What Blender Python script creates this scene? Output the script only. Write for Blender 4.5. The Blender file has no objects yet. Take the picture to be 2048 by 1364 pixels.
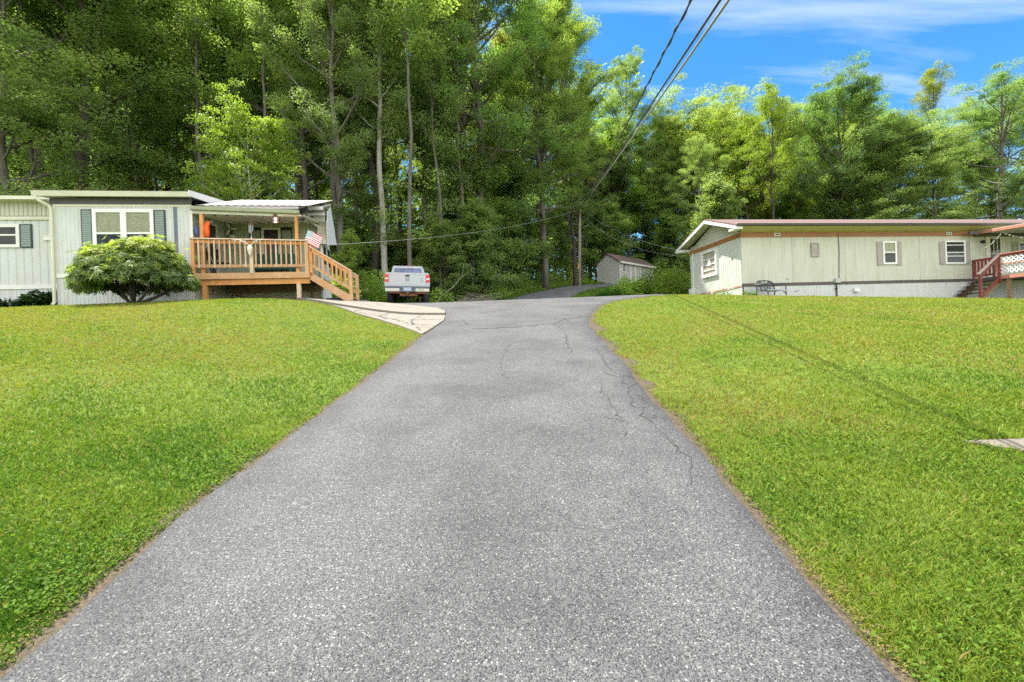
import bpy, math, random
import numpy as np
from mathutils import Vector, Matrix
R = math.radians
rnd = random.Random(7)
scene = bpy.context.scene
col = scene.collection

# ------------------------------------------------------------------ camera, sky, sun, exposure
F = 910.0                      # focal length in pixels of a 2048 px wide picture (16 mm on full frame)
ROLL = 0.038
CAM = Vector((0, 0, 1.5))
cd = bpy.data.cameras.new("camera"); cam = bpy.data.objects.new("camera", cd); col.objects.link(cam)
cd.sensor_width = 36.0; cd.lens = 36.0 * F / 2048.0; cd.clip_end = 3000; cd.clip_start = 0.05
cam.matrix_world = Matrix.Translation(CAM) @ Matrix.Rotation(R(90), 4, 'X') @ Matrix.Rotation(-ROLL, 4, 'Z')
scene.camera = cam

SUN_EL = R(65.0)
SUN_DIR = Vector((-0.84, 0.54, 0)).normalized() * math.cos(SUN_EL) + Vector((0, 0, math.sin(SUN_EL)))
sd = bpy.data.lights.new("sun", 'SUN'); so = bpy.data.objects.new("sun", sd); col.objects.link(so)
sd.energy = 4.4; sd.angle = R(0.5); sd.color = (1.0, 0.95, 0.86)
so.rotation_euler = SUN_DIR.to_track_quat('Z', 'Y').to_euler(); so.location = (-20, 30, 60)

w = bpy.data.worlds.new("World"); scene.world = w; w.use_nodes = True
nt = w.node_tree; N = nt.nodes; LK = nt.links; N.clear()
wo = N.new('ShaderNodeOutputWorld'); bg = N.new('ShaderNodeBackground'); bg.inputs['Strength'].default_value = 0.102
sky = N.new('ShaderNodeTexSky'); sky.sky_type = 'NISHITA'; sky.sun_disc = False
sky.sun_elevation = SUN_EL; sky.sun_rotation = math.atan2(SUN_DIR.x, SUN_DIR.y)
sky.altitude = 200; sky.air_density = 1.0; sky.dust_density = 0.3; sky.ozone_density = 2.0
hs = N.new('ShaderNodeHueSaturation'); hs.inputs['Saturation'].default_value = 1.36; hs.inputs['Value'].default_value = 0.88; hs.inputs['Hue'].default_value = 0.495
tc = N.new('ShaderNodeTexCoord'); sx = N.new('ShaderNodeSeparateXYZ'); LK.new(tc.outputs['Generated'], sx.inputs[0])
ad = N.new('ShaderNodeMath'); ad.operation = 'ADD'; ad.inputs[1].default_value = 0.12; LK.new(sx.outputs['Z'], ad.inputs[0])
dx = N.new('ShaderNodeMath'); dx.operation = 'DIVIDE'; LK.new(sx.outputs['X'], dx.inputs[0]); LK.new(ad.outputs[0], dx.inputs[1])
dy = N.new('ShaderNodeMath'); dy.operation = 'DIVIDE'; LK.new(sx.outputs['Y'], dy.inputs[0]); LK.new(ad.outputs[0], dy.inputs[1])
cb = N.new('ShaderNodeCombineXYZ'); LK.new(dx.outputs[0], cb.inputs[0]); LK.new(dy.outputs[0], cb.inputs[1])
mp = N.new('ShaderNodeMapping'); mp.inputs['Rotation'].default_value = (0, 0, R(-24)); mp.inputs['Scale'].default_value = (0.5, 2.6, 1); mp.inputs['Location'].default_value = (0.35, 0.15, 0)
LK.new(cb.outputs[0], mp.inputs[0])
nz = N.new('ShaderNodeTexNoise'); nz.inputs['Scale'].default_value = 1.7; nz.inputs['Detail'].default_value = 9; nz.inputs['Roughness'].default_value = 0.52; nz.inputs['Distortion'].default_value = 0.5
LK.new(mp.outputs[0], nz.inputs['Vector'])
cr = N.new('ShaderNodeValToRGB'); cr.color_ramp.elements[0].position = 0.525; cr.color_ramp.elements[1].position = 0.73
cr.color_ramp.elements[1].color = (0.55, 0.55, 0.55, 1)
LK.new(nz.outputs['Fac'], cr.inputs[0])
mx = N.new('ShaderNodeMix'); mx.data_type = 'RGBA'; mx.inputs['B'].default_value = (3.9, 4.3, 4.9, 1)
# unseen bright cloud added behind the camera as fill light for shaded fronts
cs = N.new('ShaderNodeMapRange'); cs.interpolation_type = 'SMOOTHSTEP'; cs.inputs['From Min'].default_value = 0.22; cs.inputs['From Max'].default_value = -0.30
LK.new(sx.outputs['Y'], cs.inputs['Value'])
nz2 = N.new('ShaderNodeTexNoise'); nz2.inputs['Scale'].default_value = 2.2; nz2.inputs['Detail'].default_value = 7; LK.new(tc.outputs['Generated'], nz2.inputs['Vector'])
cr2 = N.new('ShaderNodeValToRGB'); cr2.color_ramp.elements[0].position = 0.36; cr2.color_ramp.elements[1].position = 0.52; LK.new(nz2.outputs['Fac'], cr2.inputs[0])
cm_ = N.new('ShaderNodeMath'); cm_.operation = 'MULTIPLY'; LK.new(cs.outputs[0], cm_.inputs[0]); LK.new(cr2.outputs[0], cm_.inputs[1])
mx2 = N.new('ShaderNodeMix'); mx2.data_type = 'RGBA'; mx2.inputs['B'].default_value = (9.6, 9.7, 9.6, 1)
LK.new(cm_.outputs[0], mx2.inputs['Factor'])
LK.new(cr.outputs[0], mx.inputs['Factor']); LK.new(sky.outputs[0], hs.inputs['Color']); LK.new(hs.outputs[0], mx.inputs['A'])
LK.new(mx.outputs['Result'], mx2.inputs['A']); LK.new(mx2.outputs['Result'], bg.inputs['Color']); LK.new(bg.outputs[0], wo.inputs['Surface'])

scene.view_settings.view_transform = 'Standard'; scene.view_settings.look = 'None'
scene.view_settings.exposure = 1.5; scene.view_settings.gamma = 1.0
scene.cycles.use_denoising = False; scene.cycles.use_adaptive_sampling = False
scene.cycles.max_bounces = 10; scene.cycles.diffuse_bounces = 6; scene.cycles.transmission_bounces = 6; scene.cycles.transparent_max_bounces = 8

# ------------------------------------------------------------------ pixel <-> place helpers (2048 x 1364 photograph)
_c, _s = math.cos(ROLL), math.sin(ROLL)
def ray(px, py):
    du = px - 1024; dv = 682 - py
    return Vector(((du * _c + dv * _s) / F, 1, (-du * _s + dv * _c) / F))
def at(px, py, Y): return CAM + ray(px, py) * Y

def prof(knots):
    ys = np.arange(-60, 400, .05); sl = np.interp(ys, [k[0] for k in knots], [k[1] for k in knots])
    z = np.cumsum(sl) * .05; return ys, z - np.interp(0, ys, z)
YC, ZC = prof([(-60, .1), (-5, .194), (13, .194), (18, 0.0), (21.5, 0), (25, .2), (38, .2), (60, .1), (120, .02), (400, 0)])
YL, ZL = prof([(-60, .1), (-5, .194), (2, .22), (5, .28), (9.5, .265), (13.5, .01), (15, .03), (18, .03), (20, .085), (22.5, .10), (26, .19), (40, .2), (60, .12), (120, .02), (400, 0)])
def sm(t):
    t = np.clip(t, 0, 1); return t * t * (3 - 2 * t)
def ground(x, y):
    zc = np.interp(y, YC, ZC); zl = np.interp(y, YL, ZL)
    k = sm((-np.asarray(x) - 2.2) / 5)
    return zc * (1 - k) + zl * k - .05 * np.clip(np.asarray(x) - 5, 0, 40) * sm(np.asarray(y) / 14)
def gz(x, y): return float(ground(x, y))
def og(px, py, y0=.5):
    r = ray(px, py); ys = np.arange(y0, 90, .01)
    d = CAM.z + r.z * ys - ground(r.x * ys, ys); k = np.where(d < 0)[0]
    return Vector((r.x * ys[k[0]], ys[k[0]], CAM.z + r.z * ys[k[0]]))
class Frame:
    def __init__(s, o, a):
        s.o = Vector(o); s.a = R(a); s.U = Vector((math.cos(s.a), math.sin(s.a), 0)); s.V = Vector((-math.sin(s.a), math.cos(s.a), 0))
    def _pl(s, px, py, n, d):
        r = ray(px, py); t = (d - (CAM - s.o).dot(n)) / r.dot(n); p = CAM + r * t - s.o
        return p.dot(s.U), p.dot(s.V), p.z
    def f(s, px, py, v=0): u, _, w_ = s._pl(px, py, s.V, v); return u, w_
    def g(s, px, py, u=0): _, v, w_ = s._pl(px, py, s.U, u); return v, w_

# ------------------------------------------------------------------ value noise for numpy
def vnoise(x, y, scale, seed=0):
    x = np.asarray(x) / scale + 1000; y = np.asarray(y) / scale + 1000
    xi = np.floor(x).astype(np.int64); yi = np.floor(y).astype(np.int64); fx = sm(x - xi); fy = sm(y - yi)
    def h(a, b):
        v = np.sin(a * 127.1 + b * 311.7 + seed * 74.7) * 43758.5453
        return v - np.floor(v)
    return (h(xi, yi) * (1 - fx) + h(xi + 1, yi) * fx) * (1 - fy) + (h(xi, yi + 1) * (1 - fx) + h(xi + 1, yi + 1) * fx) * fy

# ------------------------------------------------------------------ materials
def newmat(name):
    m = bpy.data.materials.new(name); m.use_nodes = True
    t = m.node_tree; b = t.nodes['Principled BSDF']; return m, t, b
def node(t, typ, **kw):
    n = t.nodes.new(typ)
    for k, v in kw.items():
        if k in n.inputs: n.inputs[k].default_value = v
        else: setattr(n, k, v)
    return n
def mk(name, c, rough=.6, var=.12, vs=6.0, stretch=(1, 1, 1), bump=0, bs=60.0, metal=0, spec=.4, c2=None, c2lo=.5, c2hi=.75, alpha_coat=0):
    """a painted / wooden / metal surface: a base colour broken up by noise, a second colour for stains and grain"""
    m, t, b = newmat(name)
    tcn = node(t, 'ShaderNodeTexCoord'); mpn = node(t, 'ShaderNodeMapping', Scale=stretch); t.links.new(tcn.outputs['Object'], mpn.inputs[0])
    n = node(t, 'ShaderNodeTexNoise', Scale=vs, Detail=6.0, Roughness=.6); t.links.new(mpn.outputs[0], n.inputs['Vector'])
    r1 = node(t, 'ShaderNodeValToRGB'); e = r1.color_ramp.elements
    e[0].position = .3; e[1].position = .7
    e[0].color = tuple(x * (1 - var) for x in c) + (1,); e[1].color = tuple(min(1, x * (1 + var)) for x in c) + (1,)
    t.links.new(n.outputs['Fac'], r1.inputs[0]); out = r1.outputs[0]
    if c2:
        n2 = node(t, 'ShaderNodeTexNoise', Scale=vs * .45, Detail=8.0, Roughness=.65, Distortion=.4); t.links.new(mpn.outputs[0], n2.inputs['Vector'])
        r2 = node(t, 'ShaderNodeValToRGB'); r2.color_ramp.elements[0].position = c2lo; r2.color_ramp.elements[1].position = c2hi
        t.links.new(n2.outputs['Fac'], r2.inputs[0])
        x = node(t, 'ShaderNodeMix', data_type='RGBA'); x.inputs['B'].default_value = tuple(c2) + (1,)
        t.links.new(r2.outputs[0], x.inputs['Factor']); t.links.new(out, x.inputs['A']); out = x.outputs['Result']
    t.links.new(out, b.inputs['Base Color'])
    b.inputs['Roughness'].default_value = rough; b.inputs['Metallic'].default_value = metal; b.inputs['Specular IOR Level'].default_value = spec
    if alpha_coat: b.inputs['Coat Weight'].default_value = alpha_coat
    if bump:
        n3 = node(t, 'ShaderNodeTexNoise', Scale=bs, Detail=4.0); t.links.new(mpn.outputs[0], n3.inputs['Vector'])
        bp = node(t, 'ShaderNodeBump', Strength=bump, Distance=.02); t.links.new(n3.outputs['Fac'], bp.inputs['Height']); t.links.new(bp.outputs[0], b.inputs['Normal'])
    return m
def leafmat(name, dark, light, trans=.35, rough=.5, spec=.35, tint=1.0):
    m, t, b = newmat(name)
    at_ = node(t, 'ShaderNodeAttribute', attribute_name='lr'); oi = node(t, 'ShaderNodeObjectInfo')
    x = node(t, 'ShaderNodeMix', data_type='RGBA'); x.inputs['A'].default_value = tuple(dark) + (1,); x.inputs['B'].default_value = tuple(light) + (1,)
    t.links.new(at_.outputs['Fac'], x.inputs['Factor'])
    y = node(t, 'ShaderNodeMix', data_type='RGBA', blend_type='MULTIPLY'); y.inputs['Factor'].default_value = tint
    t.links.new(x.outputs['Result'], y.inputs['A']); t.links.new(oi.outputs['Color'], y.inputs['B'])
    t.links.new(y.outputs['Result'], b.inputs['Base Color']); b.inputs['Roughness'].default_value = rough; b.inputs['Specular IOR Level'].default_value = spec
    tr = node(t, 'ShaderNodeBsdfTranslucent'); z = node(t, 'ShaderNodeMix', data_type='RGBA', blend_type='MULTIPLY'); z.inputs['Factor'].default_value = 1
    z.inputs['B'].default_value = (1.6, 1.7, .85, 1); t.links.new(y.outputs['Result'], z.inputs['A']); t.links.new(z.outputs['Result'], tr.inputs['Color'])
    ms = node(t, 'ShaderNodeMixShader'); ms.inputs[0].default_value = trans
    t.links.new(b.outputs[0], ms.inputs[1]); t.links.new(tr.outputs[0], ms.inputs[2]); t.links.new(ms.outputs[0], t.nodes['Material Output'].inputs['Surface'])
    return m

def asphalt_mat(name, lo, hi, patch=.25):
    m, t, b = newmat(name)
    tcn = node(t, 'ShaderNodeTexCoord')
    v = node(t, 'ShaderNodeTexVoronoi', Scale=230.0, feature='F1'); t.links.new(tcn.outputs['Object'], v.inputs['Vector'])
    sp = node(t, 'ShaderNodeSeparateColor'); t.links.new(v.outputs['Color'], sp.inputs[0])
    rp = node(t, 'ShaderNodeValToRGB'); e = rp.color_ramp.elements
    e[0].position = 0; e[0].color = (lo * .22, lo * .22, lo * .24, 1); e[1].position = 1; e[1].color = (hi * 1.6, hi * 1.58, hi * 1.55, 1)
    k = e.new(.35); k.color = (lo, lo, lo * 1.03, 1); k = e.new(.8); k.color = (hi, hi, hi, 1)
    t.links.new(sp.outputs[0], rp.inputs[0])
    # bigger pale stones scattered among the fines
    v2 = node(t, 'ShaderNodeTexVoronoi', Scale=105.0, feature='F1'); t.links.new(tcn.outputs['Object'], v2.inputs['Vector'])
    s2 = node(t, 'ShaderNodeSeparateColor'); t.links.new(v2.outputs['Color'], s2.inputs[0])
    g1 = node(t, 'ShaderNodeMath', operation='GREATER_THAN'); g1.inputs[1].default_value = .62; t.links.new(s2.outputs[0], g1.inputs[0])
    sz = node(t, 'ShaderNodeMath', operation='MULTIPLY_ADD'); sz.inputs[1].default_value = .3; sz.inputs[2].default_value = .2; t.links.new(s2.outputs[1], sz.inputs[0])
    g2 = node(t, 'ShaderNodeMath', operation='LESS_THAN'); t.links.new(v2.outputs['Distance'], g2.inputs[0]); t.links.new(sz.outputs[0], g2.inputs[1])
    g3 = node(t, 'ShaderNodeMath', operation='MULTIPLY'); t.links.new(g1.outputs[0], g3.inputs[0]); t.links.new(g2.outputs[0], g3.inputs[1])
    r2 = node(t, 'ShaderNodeValToRGB'); r2.color_ramp.elements[0].color = (hi * .55, hi * .55, hi * .56, 1); r2.color_ramp.elements[1].color = (hi * 2.7, hi * 2.66, hi * 2.58, 1)
    t.links.new(s2.outputs[2], r2.inputs[0])
    x = node(t, 'ShaderNodeMix', data_type='RGBA'); t.links.new(g3.outputs[0], x.inputs['Factor'])
    t.links.new(rp.outputs[0], x.inputs['A']); t.links.new(r2.outputs[0], x.inputs['B'])
    # worn and stained patches
    n = node(t, 'ShaderNodeTexNoise', Scale=1.1, Detail=7.0, Roughness=.62); t.links.new(tcn.outputs['Object'], n.inputs['Vector'])
    r3 = node(t, 'ShaderNodeValToRGB'); r3.color_ramp.elements[0].position = .36; r3.color_ramp.elements[1].position = .58
    r3.color_ramp.elements[0].color = (1 - patch, 1 - patch, 1 - patch, 1); r3.color_ramp.elements[1].color = (1.08, 1.08, 1.07, 1)
    t.links.new(n.outputs['Fac'], r3.inputs[0])
    y = node(t, 'ShaderNodeMix', data_type='RGBA', blend_type='MULTIPLY'); y.inputs['Factor'].default_value = 1
    t.links.new(x.outputs['Result'], y.inputs['A']); t.links.new(r3.outputs[0], y.inputs['B'])
    # dark raw band along the edges
    ea = node(t, 'ShaderNodeAttribute', attribute_name='edge'); n4 = node(t, 'ShaderNodeTexNoise', Scale=5.0, Detail=6.0); t.links.new(tcn.outputs['Object'], n4.inputs['Vector'])
    mu = node(t, 'ShaderNodeMath', operation='MULTIPLY'); t.links.new(ea.outputs['Fac'], mu.inputs[0]); t.links.new(n4.outputs['Fac'], mu.inputs[1])
    z = node(t, 'ShaderNodeMix', data_type='RGBA', blend_type='MULTIPLY'); z.inputs['B'].default_value = (.42, .42, .45, 1)
    t.links.new(mu.outputs[0], z.inputs['Factor']); t.links.new(y.outputs['Result'], z.inputs['A'])
    t.links.new(z.outputs['Result'], b.inputs['Base Color'])
    b.inputs['Roughness'].default_value = .8; b.inputs['Specular IOR Level'].default_value = .3
    bp = node(t, 'ShaderNodeBump', Strength=.4, Distance=.004); bp.invert = True
    t.links.new(v.outputs['Distance'], bp.inputs['Height']); t.links.new(bp.outputs[0], b.inputs['Normal'])
    return m

def ground_mat():
    m, t, b = newmat('soil_and_turf')
    tcn = node(t, 'ShaderNodeTexCoord'); a = node(t, 'ShaderNodeAttribute', attribute_name='wood')
    n = node(t, 'ShaderNodeTexNoise', Scale=9.0, Detail=9.0, Roughness=.7); t.links.new(tcn.outputs['Object'], n.inputs['Vector'])
    r1 = node(t, 'ShaderNodeValToRGB'); e = r1.color_ramp.elements
    e[0].position = .3; e[0].color = (.06, .08, .018, 1); e[1].position = .7; e[1].color = (.13, .18, .025, 1)
    t.links.new(n.outputs['Fac'], r1.inputs[0])
    r2 = node(t, 'ShaderNodeValToRGB'); e = r2.color_ramp.elements
    e[0].position = .3; e[0].color = (.045, .033, .02, 1); e[1].position = .75; e[1].color = (.06, .075, .022, 1)
    t.links.new(n.outputs['Fac'], r2.inputs[0])
    x = node(t, 'ShaderNodeMix', data_type='RGBA'); t.links.new(a.outputs['Fac'], x.inputs['Factor']); t.links.new(r1.outputs[0], x.inputs['A']); t.links.new(r2.outputs[0], x.inputs['B'])
    t.links.new(x.outputs['Result'], b.inputs['Base Color']); b.inputs['Roughness'].default_value = .95; b.inputs['Specular IOR Level'].default_value = .1
    bp = node(t, 'ShaderNodeBump', Strength=.6, Distance=.03); t.links.new(n.outputs['Fac'], bp.inputs['Height']); t.links.new(bp.outputs[0], b.inputs['Normal'])
    return m
def grass_mat():
    m, t, b = newmat('grass_blades')
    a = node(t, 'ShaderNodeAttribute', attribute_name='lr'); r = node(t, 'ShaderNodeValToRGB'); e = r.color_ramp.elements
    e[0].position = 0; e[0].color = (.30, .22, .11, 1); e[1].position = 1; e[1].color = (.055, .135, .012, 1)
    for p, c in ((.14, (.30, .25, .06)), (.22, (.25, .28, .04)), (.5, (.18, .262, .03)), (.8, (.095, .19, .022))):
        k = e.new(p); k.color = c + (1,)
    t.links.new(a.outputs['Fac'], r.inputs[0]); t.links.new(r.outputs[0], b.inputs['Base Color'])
    b.inputs['Roughness'].default_value = .6; b.inputs['Specular IOR Level'].default_value = .2
    tr = node(t, 'ShaderNodeBsdfTranslucent'); z = node(t, 'ShaderNodeMix', data_type='RGBA', blend_type='MULTIPLY'); z.inputs['Factor'].default_value = 1
    z.inputs['B'].default_value = (1.35, 1.35, .7, 1); t.links.new(r.outputs[0], z.inputs['A']); t.links.new(z.outputs['Result'], tr.inputs['Color'])
    ms = node(t, 'ShaderNodeMixShader'); ms.inputs[0].default_value = .35
    t.links.new(b.outputs[0], ms.inputs[1]); t.links.new(tr.outputs[0], ms.inputs[2]); t.links.new(ms.outputs[0], t.nodes['Material Output'].inputs['Surface'])
    return m

M = {}
M['ground'] = ground_mat(); M['grass'] = grass_mat()
M['asphalt'] = asphalt_mat('weathered_asphalt', .060, .103, .24)
M['asphalt_dark'] = asphalt_mat('newer_asphalt', .10, .165, .15)
M['crack'] = mk('crack_filling', (.05, .047, .045), .95, .3, 30)
M['dirt'] = mk('dry_edge_soil', (.085, .063, .042), .95, .6, 60, bump=.6, bs=90, c2=(.06, .06, .025))
M['concrete'] = mk('old_concrete', (.20, .18, .152), .85, .18, 14, bump=.4, bs=220, c2=(.18, .15, .115), c2lo=.45, c2hi=.7)
M['concrete_tan'] = mk('tan_concrete', (.17, .145, .118), .85, .2, 40, bump=.4, bs=260, c2=(.22, .17, .13))
M['gravel'] = mk('grey_gravel', (.3, .29, .27), .9, .5, 45, bump=1, bs=60)
M['white'] = mk('white_paint', (.66, .65, .60), .5, .04, 5, c2=(.62, .61, .55), c2lo=.55, c2hi=.85)
M['white_clean'] = mk('white_vinyl', (.72, .72, .70), .4, .02, 5)
M['siding'] = mk('old_white_siding', (.53, .545, .525), .5, .07, 5, (2.2, 2.2, .35), c2=(.48, .48, .40), c2lo=.42, c2hi=.75)
M['siding_green'] = mk('pale_green_siding', (.36, .41, .31), .5, .06, 4, (2, 2, .4), c2=(.30, .35, .25))
M['siding_cream'] = mk('cream_siding', (.50, .495, .41), .55, .07, 4, (2, 2, .3), c2=(.43, .415, .32), c2lo=.45, c2hi=.75)
M['skirt'] = mk('skirting_panel', (.52, .53, .51), .55, .07, 6, (2.5, 2.5, .3), c2=(.42, .43, .37), c2lo=.5, c2hi=.8)
M['skirt_cream'] = mk('cream_skirting', (.66, .63, .5), .6, .08, 6, (2.5, 2.5, .3), c2=(.45, .42, .28), c2lo=.45, c2hi=.75)
M['ivory'] = mk('ivory_trim', (.60, .585, .47), .5, .05, 4, c2=(.52, .49, .36), c2lo=.5, c2hi=.8)
M['band_dark'] = mk('dark_brown_band', (.085, .075, .07), .5, .1, 5)
M['band_orange'] = mk('rust_orange_band', (.32, .135, .045), .55, .1, 5, (.5, 1, 1), c2=(.24, .10, .035))
M['belt'] = mk('brown_belt', (.09, .07, .065), .6, .2, 5)
M['belt_red'] = mk('worn_red_belt', (.33, .17, .13), .7, .25, 8, c2=(.55, .5, .45), c2lo=.5, c2hi=.6)
M['metal_roof'] = mk('pinkish_metal_roof', (.38, .345, .33), .35, .05, 4, metal=.2)
M['shingle'] = mk('brown_shingle', (.15, .098, .085), .85, .22, 14, (.4, 1, 1), bump=.3, bs=60, c2=(.14, .095, .085))
M['gutter_brown'] = mk('dark_gutter', (.07, .065, .06), .45, .1, 4)
M['gutter_sage'] = mk('sage_gutter', (.38, .39, .28), .5, .08, 5)
M['soffit_bounce'] = mk('grass_bounce_soffit', (.52, .47, .20), .6, .06, 3, (.4, 1, 1), c2=(.42, .37, .14))  # yellow of light bounced off the grass, put into the soffit colour
M['shutter'] = mk('pale_green_shutter', (.20, .255, .22), .5, .05, 8)
M['shutter_frame'] = mk('dark_shutter_edge', (.03, .05, .045), .5, .1, 8)
M['shutter_olive'] = mk('olive_shutter', (.25, .28, .19), .55, .05, 8)
M['shutter_taupe'] = mk('taupe_shutter', (.33, .29, .26), .6, .05, 8)
M['black'] = mk('black_paint', (.02, .02, .02), .5, .1, 8)
M['dark_gap'] = mk('dark_recess', (.015, .014, .013), .9, .1, 8)
M['pipe'] = mk('black_pipe', (.03, .03, .03), .6, .1, 8)
M['grey_box'] = mk('grey_green_metal', (.38, .41, .37), .5, .08, 8)
M['wood'] = mk('new_cedar_lumber', (.52, .33, .18), .65, .16, 9, (1, 1, 1), c2=(.50, .25, .10), c2lo=.42, c2hi=.7, bump=.15, bs=50)
M['wood_orange'] = mk('orange_lumber', (.62, .29, .09), .65, .15, 6, c2=(.42, .17, .05), c2lo=.45, c2hi=.72)
M['wood_pale'] = mk('pale_weathered_lumber', (.62, .47, .33), .7, .12, 9, c2=(.52, .34, .2), c2lo=.45, c2hi=.7)
M['wood_dark'] = mk('dark_shaded_lumber', (.26, .17, .10), .75, .15, 7)
M['red_paint'] = mk('barn_red_paint', (.21, .05, .042), .55, .12, 7, c2=(.16, .04, .036))
M['red_sunlit'] = mk('sunlit_red_paint', (.42, .18, .125), .55, .1, 7, c2=(.36, .14, .10))  # sunlit faces of the red deck and fascia, sunlight put into the colour
M['grey_wood'] = mk('grey_weathered_wood', (.42, .36, .31), .8, .15, 9, (1, 1, 1))
M['shed_side'] = mk('grey_tan_shed_siding', (.42, .41, .37), .65, .05, 5)
M['bark'] = mk('grey_bark', (.13, .115, .095), .95, .35, 7, (1, 1, .25), bump=.8, bs=16, c2=(.07, .065, .05))
M['bark_dark'] = mk('dark_bark', (.055, .046, .038), .95, .35, 7, (1, 1, .25), bump=.8, bs=16)
M['bark_pale'] = mk('pale_bark', (.33, .31, .27), .9, .25, 5, (1, 1, .5), bump=.5, bs=14, c2=(.17, .16, .13))
M['pole'] = mk('weathered_pole', (.27, .23, .19), .9, .2, 6, (1, 1, .2), c2=(.2, .14, .1))
M['wire'] = mk('black_cable', (.05, .05, .052), .5, .1, 3)
M['wire_grey'] = mk('grey_cable', (.30, .30, .29), .45, .1, 3)
M['rock'] = mk('grey_rock', (.33, .32, .31), .9, .25, 5, bump=.7, bs=8)
M['twig'] = mk('dead_twigs', (.23, .18, .15), .9, .3, 9)
M['bone'] = mk('bleached_bone', (.74, .68, .55), .7, .12, 9, c2=(.5, .42, .3))
M['orange_cloth'] = mk('orange_cloth', (.95, .13, .03), .7, .08, 9)
M['blue_cloth'] = mk('blue_cloth', (.08, .1, .3), .7, .1, 9)
M['plastic_green'] = mk('dark_green_plastic', (.02, .10, .075), .5, .1, 5)
M['iron'] = mk('dark_wrought_iron', (.055, .06, .062), .5, .12, 10)
M['iron_light'] = mk('grey_worn_iron', (.35, .37, .37), .5, .12, 10)
M['paint_silver'] = mk('silver_car_paint', (.43, .44, .46), .3, .03, 3, metal=.25, alpha_coat=.5)
M['chrome'] = mk('dull_cream_bumper', (.62, .60, .52), .35, .06, 6, metal=.15, c2=(.45, .36, .25), c2lo=.62, c2hi=.8)
M['rust'] = mk('rusty_steel', (.20, .085, .035), .85, .35, 20, c2=(.07, .045, .035))
M['steel_dark'] = mk('dark_underbody', (.06, .055, .05), .8, .3, 9)
M['rubber'] = mk('tyre_rubber', (.045, .045, .045), .85, .2, 9, bump=.3, bs=40)
M['bumper_grey'] = mk('dark_grey_plastic', (.13, .14, .17), .6, .08, 8)
M['lamp_red'] = mk('red_lens', (.72, .015, .015), .15, .05, 9, spec=.6)
M['lamp_white'] = mk('clear_lens', (.8, .72, .62), .15, .05, 9, spec=.6)
M['plate_blue'] = mk('blue_white_plate', (.32, .40, .52), .4, .2, 60)
M['decal'] = mk('grey_lettering', (.28, .28, .29), .5, .1, 9)
M['decal_olive'] = mk('olive_lettering', (.36, .35, .14), .5, .1, 9)
M['flag_red'] = mk('flag_red', (.62, .06, .09), .7, .06, 9)
M['flag_white'] = mk('flag_white', (.82, .80, .80), .7, .04, 9)
M['flag_blue'] = mk('faded_flag_blue', (.38, .43, .47), .7, .1, 30)
M['paper'] = mk('white_paper', (.85, .86, .88), .6, .02, 9)
M['bulb'] = mk('clear_bulb', (.85, .85, .82), .2, .02, 9, spec=.7)
M['twine_white'] = mk('white_flex', (.7, .7, .66), .6, .05, 9)
M['curtain'] = mk('window_curtain', (.34, .30, .25), .8, .25, 14, (1, 1, .3), c2=(.5, .47, .42))
def glass(name, c, rough=.06, spec=.5):
    m, t, b = newmat(name)
    tcn = node(t, 'ShaderNodeTexCoord'); n = node(t, 'ShaderNodeTexNoise', Scale=2.4, Detail=4.0, Distortion=1.2); t.links.new(tcn.outputs['Object'], n.inputs['Vector'])
    r = node(t, 'ShaderNodeValToRGB'); r.color_ramp.elements[0].position = .35; r.color_ramp.elements[1].position = .68
    r.color_ramp.elements[0].color = tuple(x * .6 for x in c) + (1,); r.color_ramp.elements[1].color = tuple(x * 1.5 for x in c) + (1,)
    t.links.new(n.outputs['Fac'], r.inputs[0]); t.links.new(r.outputs[0], b.inputs['Base Color'])
    b.inputs['Roughness'].default_value = rough; b.inputs['Specular IOR Level'].default_value = spec
    return m
M['glass'] = glass('dark_window_glass', (.035, .037, .033), .06, .25)
M['glass_blind'] = mk('blind_behind_glass', (.25, .25, .15), .25, .35, 16, (1, 1, 2.2), spec=.4)
M['glass_truck'] = glass('blue_tinted_glass', (.10, .13, .26), .05, .6)

L_FOREST = leafmat('forest_leaves', (.11, .165, .065), (.29, .365, .12), .55, .5, .25)
L_BRIGHT = leafmat('bright_leaves', (.085, .145, .025), (.27, .35, .065), .48, .5, .3)
L_OAK = leafmat('oak_leaves', (.075, .13, .05), (.22, .31, .10), .48, .5, .25)
L_RHODO = leafmat('rhododendron_leaves', (.11, .165, .07), (.33, .39, .07), .38, .5, .12)
L_WEED = leafmat('weed_leaves', (.045, .10, .012), (.14, .235, .025), .4, .6, .12)
L_DARK = leafmat('dark_hosta_leaves', (.012, .03, .010), (.035, .075, .02), .15, .4, .4)

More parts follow.
